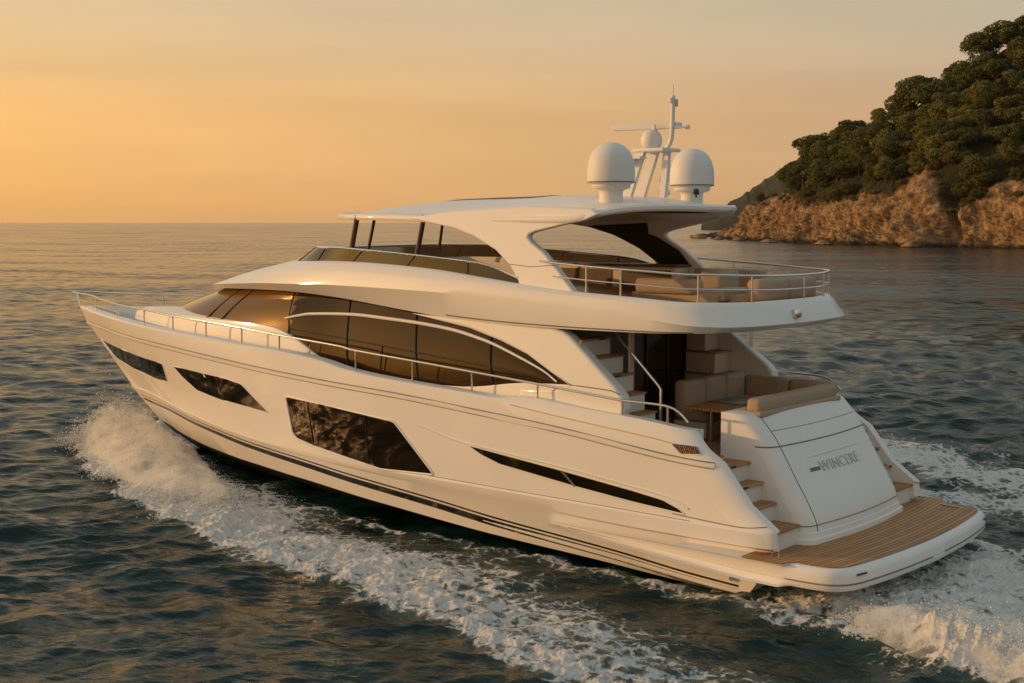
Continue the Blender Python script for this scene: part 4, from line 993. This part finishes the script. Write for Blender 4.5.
# mast, radar, domes
dome_prof = [(.0,-.14),(.22,-.14),(.215,.06),(.22,.10),(.24,.125),(.33,.15),(.35,.165),(.355,.22),(.40,.25),(.425,.25),(.432,.27),(.436,.34),(.432,.5),(.42,.6),(.39,.72),(.335,.83),(.25,.915),(.15,.965),(.06,.985),(.001,.99)]
for y, lab in ((1.35, 'white satellite dome nearer the camera'), (-1.35, 'white satellite dome on the far side')):
    d = MB().lathe(dome_prof[8:], (4.17, y, 6.40)).build('satellite_dome', M['matt_white'], yacht, angle=50); d['label'] = lab
    MB().lathe(dome_prof[:9], (4.17, y, 6.40)).build('dome_base', M['matt_white'], d, angle=50)
    MB().lathe([(.43,.0),(.437,.005),(.437,.018),(.43,.023)], (4.17, y, 6.655)).build('dome_seam', M['seal'], d)
mast = MB()
for y in (-.22, .22):
    mast.prism([(4.78,6.4),(4.52,6.4),(4.2,7.28),(4.36,7.30)], y - .045, y + .045)
mast.prism([(4.0,6.4),(3.88,6.4),(3.82,6.95),(3.8,7.3),(3.92,7.3)], -.05, .05)
mast.box((3.75, -.3, 7.26), (4.45, .3, 7.33), .02)
mast.tube([tuple(p) for p in crom([(4.3,0,7.30),(4.0,0,7.31),(3.86,0,7.35),(3.78,0,7.47),(3.755,0,7.65),(3.745,0,8.0),(3.74,0,8.3)], 5)], .045, 10)
mo = mast.build('mast', M['white'], yacht, angle=40)
MB().lathe([(.02,0),(.12,0),(.17,.03),(.2,.1),(.2,.2),(.17,.29),(.1,.35),(.001,.36)], (4.22, 0, 7.33)).build('radome', M['matt_white'], mo, angle=50)
MB().lathe([(.04,0),(.04,.12)], (4.15, 0, 7.66), 12).build('scanner_hub', M['white'], mo)
sb = MB().box((-.72, -.05, -.06), (.72, .05, .06), .03, Matrix.Rotation(R(8), 3, 'Z')); sb.V = [(v[0] + 4.33, v[1], v[2] + 7.75) for v in sb.V]
sb.build('radar_scanner', M['white'], mo)
MB().tube([(3.74,0,8.25),(3.74,0,8.5)], .012, 6).build('antenna', M['chrome'], mo)
MB().box((3.70,.05,8.16),(3.78,.12,8.26),.015).build('navigation_light', M['matt_white'], mo)
MB().box((3.70,-.12,8.10),(3.78,-.05,8.24),.015).build('navigation_light', M['liner'], mo)
MB().tube([(3.7,0,7.72),(3.42,0,7.70)], .02, 8).tube([(3.44,0,7.70),(3.38,0,7.70)], .045, 8).build('horn', M['chrome'], mo)
MB().lathe([(.1,0),(.12,.03),(.1,.1),(.06,.14),(.06,.22),(.1,.25),(.1,.36),(.05,.42),(.001,.43)], (4.05, -.2, 6.45), 16).build('searchlight', M['white'], mo)
MB().tube([(4.5,.35,7.1),(4.36,.35,7.1)], .05, 8).tube([(4.6,.35,7.1),(4.5,.35,7.1)], .09, 10).box((4.2,.2,7.13),(4.5,.4,7.18),.01).build('floodlight', M['white'], mo)
cam_ = MB().lathe([(.02,0),(.02,.05),(.055,.05),(.06,.08),(.055,.15),(.02,.17)], (3.75, -.85, 6.42), 16).build('deck_camera', M['black'], yacht)

# searchlight pod on the flybridge's aft face
pod = MB().lathe([(.02,-.09),(.07,-.07),(.09,0),(.07,.07),(.02,.09)], (.9, .34, 4.36), 16).build('stern_light', M['chrome'], yacht)

# flybridge rail
def rail(pts, posts, r=.02, zlow=None, name='guard_rail', label=None):
    o = MB().tube(pts, r, 8).build(name, M['chrome'], yacht, angle=60)
    if label: o['label'] = label
    for a, b in posts: MB().tube([a, b], r*.85, 8).build('stanchion', M['chrome'], o, angle=60)
    return o
FR = crom([(4.9,2.5,5.24),(4.36,2.5,5.2),(3.48,2.5,5.15),(2.6,2.45,5.11),(1.95,2.3,5.07),(1.5,1.95,5.06),(1.25,1.45,5.04),(1.14,.8,5.02),(1.12,0,5.01),(1.14,-.8,5.01),(1.25,-1.45,5.02),(1.46,-1.95,5.02),(1.78,-2.28,5.03),(2.6,-2.48,5.07),(3.5,-2.5,5.12),(4.4,-2.5,5.17),(4.9,-2.5,5.2)], 5)
FLo = [(p[0], p[1], p[2] - .24) for p in FR]
fr_ = MB().tube([tuple(p) for p in FR], .021, 8).build('flybridge_rail', M['chrome'], yacht, angle=60)
MB().tube(FLo[3:-1], .013, 8).build('lower_rail', M['chrome'], fr_, angle=60)
for x, y in ((3.9,2.5),(3.13,2.48),(1.75,2.17),(1.14,.8+.6),(1.12,-.3),(1.62,-2.08),(2.88,-2.47),(3.79,-2.5),(1.14,-1.2)):
    i = int(np.argmin([(p[0]-x)**2 + (p[1]-y)**2 for p in FR])); p = FR[i]
    z0 = 4.55 if x < 2.5 else 4.62
    MB().tube([(p[0], p[1], z0), tuple(p)], .018, 8).build('stanchion', M['chrome'], fr_, angle=60)

# bow and side rails
PR0 = [(24.5,.0,3.93),(24.35,.16,3.92),(23.6,.42,3.91),(22.5,.92,3.90),(21,1.5,3.885),(19.05,2.16,3.85),(17.3,2.56,3.82),(15.8,2.77,3.75),(14.4,2.9,3.70),(13.03,2.96,3.63),(11.7,2.98,3.54),(9.9,2.98,3.43),(9.4,2.97,3.37),(7.8,2.96,3.27),(6.3,2.94,3.17),(4.7,2.91,3.06),(3.7,2.88,2.98),(2.9,2.84,2.92),(2.2,2.8,2.91),(1.9,2.78,2.88),(1.72,2.76,2.80),(1.56,2.74,2.66)]
posts = [21.68, 19.23, 17.39, 15.88, 14.44, 13.06, 11.75, 9.36, 7.76, 6.23, 4.67, 2.85, 1.95]
PR = [(x, (min(y, float(SY(x)) - .13) if x < 23 else y), z) for x, y, z in PR0]
prc = crom(PR, 5); prx = prc[::-1]
for s in (1, -1):
    o = MB().tube([(p[0], p[1]*s, p[2]) for p in prc], .022, 8).build('side_rail', M['chrome'], yacht, angle=60)
    o['label'] = 'steel bow and side rail, ' + ('port side' if s == 1 else 'starboard side')
    for x in posts:
        y = float(np.interp(x, prx[:, 0], prx[:, 1])); z = float(np.interp(x, prx[:, 0], prx[:, 2]))
        MB().tube([(x, y*s, float(TZ(x)) - .02), (x, y*s, z)], .019, 8).build('stanchion', M['chrome'], o, angle=60)
    lw = [(p[0], (p[1])*s, p[2] - .2) for p in prc if p[0] > 19.0]
    MB().tube(lw, .008, 6).build('lower_wire', M['chrome'], o, angle=60)
MB().tube([(24.22,0,3.48),(24.44,0,3.92)], .03, 8).build('bow_post', M['chrome'], yacht)
an = MB().box((22.0,-.28,3.03),(22.5,.28,3.16),.03).lathe([(.12,0),(.12,.12),(.07,.16),(.07,.26),(.11,.3),(.001,.31)], (22.8, 0, 3.02), 16)
an.build('anchor_winch', M['chrome'], yacht)
both(MB().tube([(11.1,2.62,3.15),(11.1,2.62,3.36)], .012, 6).tube([(10.5,2.86,3.02),(10.35,2.86,3.06),(10.2,2.86,3.0)], .02, 6), 'deck_cleat', M['chrome'], yacht)
both(MB().tube([(12.9,2.83,3.16),(12.9,2.83,3.28)], .03, 6), 'fairlead', M['dark'], yacht)

# swim platform
PO = [(4.35,2.86),(3.2,2.93),(1.2,2.97),(.2,3.0),(-.5,3.02),(-.95,2.99),(-1.2,2.9),(-1.36,2.7),(-1.46,2.35),(-1.58,1.3),(-1.64,0)]
def pring(d, z, fx=None):
    P = crom([(x, y, z) for x, y in PO], 5); out = []
    for i, p in enumerate(P):
        a = P[max(i-1, 0)]; b = P[min(i+1, len(P)-1)]; t = b - a; n = np.array([-t[1], t[0]]); n /= np.hypot(*n)
        if n[1] < 0 and n[0] > 0: n = -n
        if i == len(P)-1: n = np.array([-1, 0])
        k = 1 - min(1, max(0, (p[0] - 1.2)/3.0))
        q = np.array([p[0], p[1]]) + n*d
        zz = z
        if p[0] > -.1: zz = z*1.0 + (p[0] + .1)/4.5*((.62 - z)*.9) if z > .5 else z + max(0, (p[0] - .3)/4.05)*(.58 - z)
        out.append((q[0], max(q[1], 0) if i < len(P)-1 else 0, zz))
    return out + [(p[0], -p[1], p[2]) for p in out[-2::-1]]
lv = [(-.16,.345),(-.08,.335),(-.03,.35),(0,.40),(.005,.44),(-.012,.45),(-.012,.465),(.006,.475),(0,.58),(-.02,.64),(-.06,.675),(-.12,.69)]
rows = [pring(d, z) for d, z in lv]
pm = MB().grid(rows)
# deck of the platform under the teak, and its underside
top = rows[-1]; n2 = len(top)//2
pm.grid([[top[i], top[-1-i]] for i in range(9, n2 + 1)]); bot = rows[0]; pm.grid([[bot[i], bot[-1-i]] for i in range(n2 + 1)])
plat = pm.build('swim_platform', M['white'], yacht, angle=40)
tk = pring(-.13, .702)
tkp = [(p[0], p[1]) for p in tk[14:n2 + 1]]
tkx = [(min(p[0], .3), p[1]) for p in tkp]
trow = []
P = np.array([(x, y) for x, y in tkx])
tm = MB()
fine = []
for a, b in zip(tkx[:-1], tkx[1:]): fine.append(a)
fine.append(tkx[-1])
tm.grid([[(x, y*t, .702) for t in np.linspace(-1, 1, 15)] for x, y in fine]).build('teak_deck', M['teak'], plat)
both(MB().tube([tuple(p) for p in np.array(pring(.003, .455))[2:n2]], .008, 6), 'rub_strip', M['seal'], plat)
both(MB().tube([(-1.43,2.6,.60),(-1.475,2.38,.60)], .016, 6), 'fairlead', M['dark'], plat)
MB().tube([(-.55,-2.62,.715),(-.95,-2.55,.715)], .014, 6).build('deck_plate', M['chrome'], plat)
both(MB().tube([(-.03,2.74,.70),(-.03,2.74,.78),(-.16,2.72,.78),(-.16,2.72,.70)], .02, 6), 'deck_cleat', M['chrome'], plat)
# underwater stern gear seen below the platform
both(MB().prism([(.6,-.02),(.6,.36),(.22,.36),(.3,.14),(.42,-.02)], 2.4, 2.64), 'stern_bracket', M['moulded_white'], yacht)
both(MB().tube([(.72,2.66,.18),(.72,2.70,.18)], .04, 10), 'exhaust_port', M['chrome'], yacht)

# transom moulding
prof = [(1.15,2.74),(.99,2.72),(.93,2.69),(.80,2.55),(.61,2.33),(.53,2.20),(.36,1.92),(.2,1.65),(.02,1.37),(-.12,1.12),(-.17,.98),(-.19,.88)]
def tring(x, z, d=0.0, y1=1.8, r=.3):
    q = []
    q.append((1.5, y1 + d, z)); q.append((min(max(x + .5, x + r + .05), 1.48), y1 + d, z))
    for k in range(8):
        a = k/7*math.pi/2; q.append((x + min(r, 1.47 - x)*(1 - math.sin(a)) - d, y1 - r + r*math.cos(a) + d, z))
    for t in np.linspace(0, 1, 9)[1:]: 
        y = (y1 - r)*(1 - t); q.append((x - d - .10*(1 - (y/(y1-r))**2), y, z))
    return q + [(p[0], -p[1], p[2]) for p in q[-2::-1]]
tmb = MB(); rows = [tring(x, z) for x, z in prof]
tmb.grid(rows); tmb.grid([[rows[k][0], rows[k][-1]] for k in range(len(rows))]); tmb.grid([[rows[0][i], rows[0][-1-i]] for i in range(len(rows[0])//2 + 1)])
transom = tmb.build('transom', M['white'], yacht, angle=32)
rows = [tring(-.19, .885, .0), tring(-.19, .87, .02), tring(-.19, .79, .035), tring(-.19, .775, .07), tring(-.19, .70, .075)]
MB().grid(rows).build('plinth', M['white'], transom, angle=30)
def trow(z, d):
    x = float(np.interp(z, [p[1] for p in prof[::-1]], [p[0] for p in prof[::-1]])); return tring(x, z, d)
MB().tube(trow(2.215, .002)[2:-2], .011, 6).build('hatch_seam', M['seal'], transom)
MB().tube(trow(.985, .002)[3:-3], .008, 6).build('hatch_seam', M['seal'], transom)
MB().tube([trow(z, .002)[9] for z in np.linspace(.72, 2.7, 24)], .008, 6).build('hatch_seam', M['seal'], transom)
MB().tube([(p[0], p[1], p[2] - .05*(abs(p[1])/1.4)**2) for p in trow(1.99, .0)[12:-12]], .02, 6).build('moulded_line', M['white'], transom)
MB().tube([(p[0], p[1], p[2]) for p in trow(2.45, .0)[9:-9]], .006, 6).build('hatch_seam', M['seal'], transom)
tc_ = bpy.data.curves.new('name', 'FONT'); tc_.body = 'WINCERE'; tc_.size = .27; tc_.align_x = 'CENTER'; tc_.align_y = 'CENTER'; tc_.extrude = .006; tc_.space_character = 1.1
to = bpy.data.objects.new('tmp', tc_); COL.objects.link(to)
bpy.context.view_layer.update()
tmesh = bpy.data.meshes.new_from_object(to.evaluated_get(bpy.context.evaluated_depsgraph_get()))
bpy.data.objects.remove(to)
def on_transom(y, z, off):
    x = float(np.interp(z, [p[1] for p in prof[::-1]], [p[0] for p in prof[::-1]])) - .10*(1 - (y/1.5)**2)
    return (x - off, y, z + off*.4)
for v in tmesh.vertices:
    v.co = on_transom(-v.co.x*1.12, 1.79 + v.co.y*.86, .004 + v.co.z*.5 + .004)
tmesh.materials.clear(); tmesh.materials.append(M['grey'])
tmesh.materials[0] = M['pale_grey']
tx = bpy.data.objects.new('name_lettering', tmesh); COL.objects.link(tx); tx.parent = transom
db = MB().grid([[on_transom(1.02 - .30*t, 1.755, .008) for t in (0, 1)], [on_transom(1.02 - .30*t, 1.81, .008) for t in (0, 1)]])
db.build('dash_mark', M['grey'], transom, fix=False)

# quarter steps
for s in (1, -1):
    nm = 'port' if s == 1 else 'starboard'
    st = MB(); lev = [(1.03,-.03,.50),(1.34,.40,.82),(1.65,.65,1.12),(1.96,.91,1.45)]
    zprev = .70
    for z, x0, x1 in lev:
        st.box((x0 + .05, 1.79, zprev - .02), (1.9, 2.60, z - .045)); zprev = z
    so = flip(st).build('stern_stairs', M['moulded_white'], yacht, smooth=False) if s == -1 else st.build('stern_stairs', M['moulded_white'], yacht, smooth=False)
    so['label'] = 'white steps with teak treads on the ' + nm + ' quarter'
    for k, (z, x0, x1) in enumerate(lev):
        x2 = lev[k+1][1] + .07 if k < 3 else 1.6
        b = MB().box((x0, 1.803, z - .044), (x2, 2.585, z), .008)
        (b if s == 1 else flip(b)).build('tread', M['teak'], so)

# cockpit
CK = MB().box((1.42,-2.62,1.90),(5.6,2.62,1.998)); CK.build('cockpit_sole', M['teak'], yacht)
MB().box((1.38,1.82,1.93),(1.6,2.56,1.965)).build('sill', M['moulded_white'], yacht)
# bulkhead with dark sliding door
bk = MB().box((4.62,-2.6,1.9),(4.75,-1.97,4.06)).box((4.62,-.42,1.9),(4.75,2.3,4.06)).box((4.62,-1.97,3.75),(4.75,-.42,4.06)).box((4.5,-2.1,1.9),(4.62,-.3,2.3),.01)
bkh = bk.build('saloon_bulkhead', M['brown'], yacht, smooth=False)
MB().box((4.60,-1.95,2.3),(4.64,-.44,3.74)).build('saloon_door', M['glass'], bkh, smooth=False)
MB().box((4.58,-1.22,2.3),(4.60,-1.16,3.74)).box((4.58,-.48,2.3),(4.6,-.42,3.74)).build('door_frame', M['frame'], bkh, smooth=False)
# inner flybridge stairs, port
fs = MB(); tr = []
lv2 = [(2.28,2.70),(2.60,2.95),(2.92,3.18),(3.24,3.44),(3.56,3.66),(3.86,3.95)]
zp_ = 2.0
for k, (z, x) in enumerate(lv2):
    fs.box((x + .03, 1.6, zp_ - .02), (x + .55, 2.48, z - .035)); tr.append((z, x)); zp_ = z
fso = fs.build('flybridge_stairs', M['white'], yacht, smooth=False); fso['label'] = 'white stairs with teak treads up to the flybridge'
for z, x in tr: MB().box((x, 1.58, z - .035), (x + .34, 2.49, z), .006).build('tread', M['teak'], fso)
MB().tube([(2.92,1.52,2.0),(2.92,1.52,2.98),(2.98,1.52,3.05),(4.0,1.52,4.0)], .03, 8).build('handrail', M['chrome'], fso)
MB().box((3.55,1.45,2.0),(3.6,1.57,4.06)).build('newel_panel', M['liner'], fso)
# starboard cabinets
cb = MB().box((3.7,-2.45,1.98),(4.55,-1.75,2.86),.02).box((3.85,-2.45,2.90),(4.55,-1.78,3.3),.02).box((4.1,-2.45,3.34),(4.55,-1.8,4.0),.02)
cbo = cb.build('cockpit_cabinet', M['liner'], yacht, angle=30)
MB().box((3.66,-2.47,2.862),(4.55,-1.73,2.90),.005).box((3.82,-2.47,3.302),(4.55,-1.76,3.33),.005).build('cabinet_top', M['teak'], cbo)
MB().tube([(3.5,-2.6,2.65),(3.5,-2.6,4.12)], .035, 10).build('deck_post', M['chrome'], yacht)

# sofa round the cockpit table
def cushion(name, lo, hi, parent, bev=.06, m='beige'): return MB().box(lo, hi, bev).build(name, M[m], parent, angle=60)
sofa = MB().box((2.6,-1.75,2.0),(3.3,.52,2.28),.02).build('sofa', M['liner'], yacht, angle=30)
MB().box((1.6,-1.8,2.0),(2.58,-1.2,2.28),.02).build('side_bench', M['liner'], sofa, angle=30); MB().box((1.1,-1.6,2.0),(1.58,1.2,2.28),.02).build('aft_bench', M['liner'], sofa, angle=30)
cushion('seat_cushion', (2.55,-1.3,2.29), (3.1,.5,2.47), sofa); cushion('seat_cushion', (1.3,-1.72,2.29), (2.53,-1.15,2.47), sofa); cushion('seat_cushion', (1.2,-1.13,2.29), (1.6,1.2,2.47), sofa)
for y0, y1 in ((-.18,.52),(-.9,-.2),(-1.6,-.92)): cushion('back_cushion', (3.02,y0,2.32), (3.32,y1,3.02), sofa, .1)
for x0, x1 in ((1.2,2.1),(2.12,3.1)): cushion('back_cushion', (x0,-1.9,2.42), (x1,-1.62,2.95), sofa, .08)
cushion('back_cushion', (.92,-1.32,2.70), (1.20,1.50,2.97), sofa, .09)
cushion('back_roll', (.87,-1.36,2.66), (1.3,1.55,2.76), sofa, .04)
tb = MB().box((1.75,-.95,2.60),(2.72,1.12,2.65),.02).build('table', M['teak'], yacht)
for x, y in ((2.05,.75),(2.35,.75),(2.2,-.6)): MB().tube([(x,y,2.0),(x,y,2.6)], .045, 10).build('table_leg', M['chrome'], tb)
MB().box((1.98,-.6,2.651),(2.68,.35,2.668),.005).build('table_inlay', M['walnut'], tb)

# flybridge furniture
fs1 = MB().box((2.5,-.2,4.36),(4.4,.35,4.62),.02).build('flybridge_sofa', M['beige'], yacht, angle=40); fs1['label'] = 'beige flybridge lounger nearest the port rail'
cushion('back_cushion', (2.95,.05,4.6), (4.3,.42,4.89), fs1, .1); cushion('seat_cushion', (2.4,-.9,4.5), (3.0,.3,4.72), fs1, .05)
fs2 = MB().box((1.75,-1.7,4.36),(2.45,.1,4.62),.02).build('flybridge_sofa', M['beige'], yacht, angle=40); fs2['label'] = 'beige flybridge sofa along the aft rail'
cushion('back_cushion', (1.62,-.75,4.5), (1.95,.32,4.93), fs2, .13); cushion('back_cushion', (1.62,-1.8,4.5), (1.95,-.77,4.93), fs2, .13)
fs3 = MB().box((3.1,-2.2,4.36),(4.6,-1.2,4.65),.02).build('flybridge_sofa', M['beige'], yacht, angle=40); fs3['label'] = 'beige flybridge sofa on the starboard side'
cushion('back_cushion', (3.0,-1.3,4.5), (3.5,-.6,5.03), fs3, .1); cushion('back_cushion', (3.0,-2.35,4.6), (4.6,-2.1,5.0), fs3, .08)
ct = MB().box((4.8,-2.32,4.36),(8.2,-1.75,5.02),.03).build('wet_bar', M['liner'], yacht, angle=40)
MB().box((4.75,-2.36,5.022),(8.25,-1.7,5.07),.01).build('bar_top', M['brown'], ct)
MB().box((4.9,-1.75,4.5),(6.2,-1.735,4.95)).box((6.4,-1.75,4.5),(8.0,-1.735,4.95)).build('bar_door', M['brown'], ct)
MB().box((5.0,.9,4.4),(6.6,2.2,4.72),.05).build('side_locker', M['liner'], yacht)
hs = MB().box((9.6,.2,4.6),(10.2,1.5,5.2),.08).build('helm_seat', M['beige'], yacht); cushion('back_cushion', (9.45,.25,5.1), (9.65,1.45,5.42), hs, .08)
MB().prism([(10.9,4.6),(11.9,4.6),(12.3,5.2),(11.3,5.38),(10.9,5.25)], -.2, 1.7).build('helm_console', M['dark'], yacht)
for x, y in ((10.9,1.85),(9.2,2.15),(7.2,2.25)): 
    pass

# ---------------------------------------------------------------- evening haze over the whole sea
def haze(dens):
    b = MB().box((-9400, -9400, WZ - 1.6), (9400, 9400, 92)); V_ = b
    m = bpy.data.materials.new('evening haze'); m.use_nodes = True; nt = m.node_tree; nt.nodes.clear()
    o_ = nt.nodes.new('ShaderNodeOutputMaterial'); v = nt.nodes.new('ShaderNodeVolumePrincipled'); v.inputs['Color'].default_value = (.86, .80, .72, 1); v.inputs['Density'].default_value = dens; v.inputs['Anisotropy'].default_value = .3
    nt.links.new(v.outputs[0], o_.inputs['Volume'])
    m.cycles.homogeneous_volume = True if hasattr(m.cycles, 'homogeneous_volume') else None
    o = b.build('haze', m, None, smooth=False); o['kind'] = 'stuff'; o['label'] = 'thin warm evening haze over the sea'
haze(.00003)
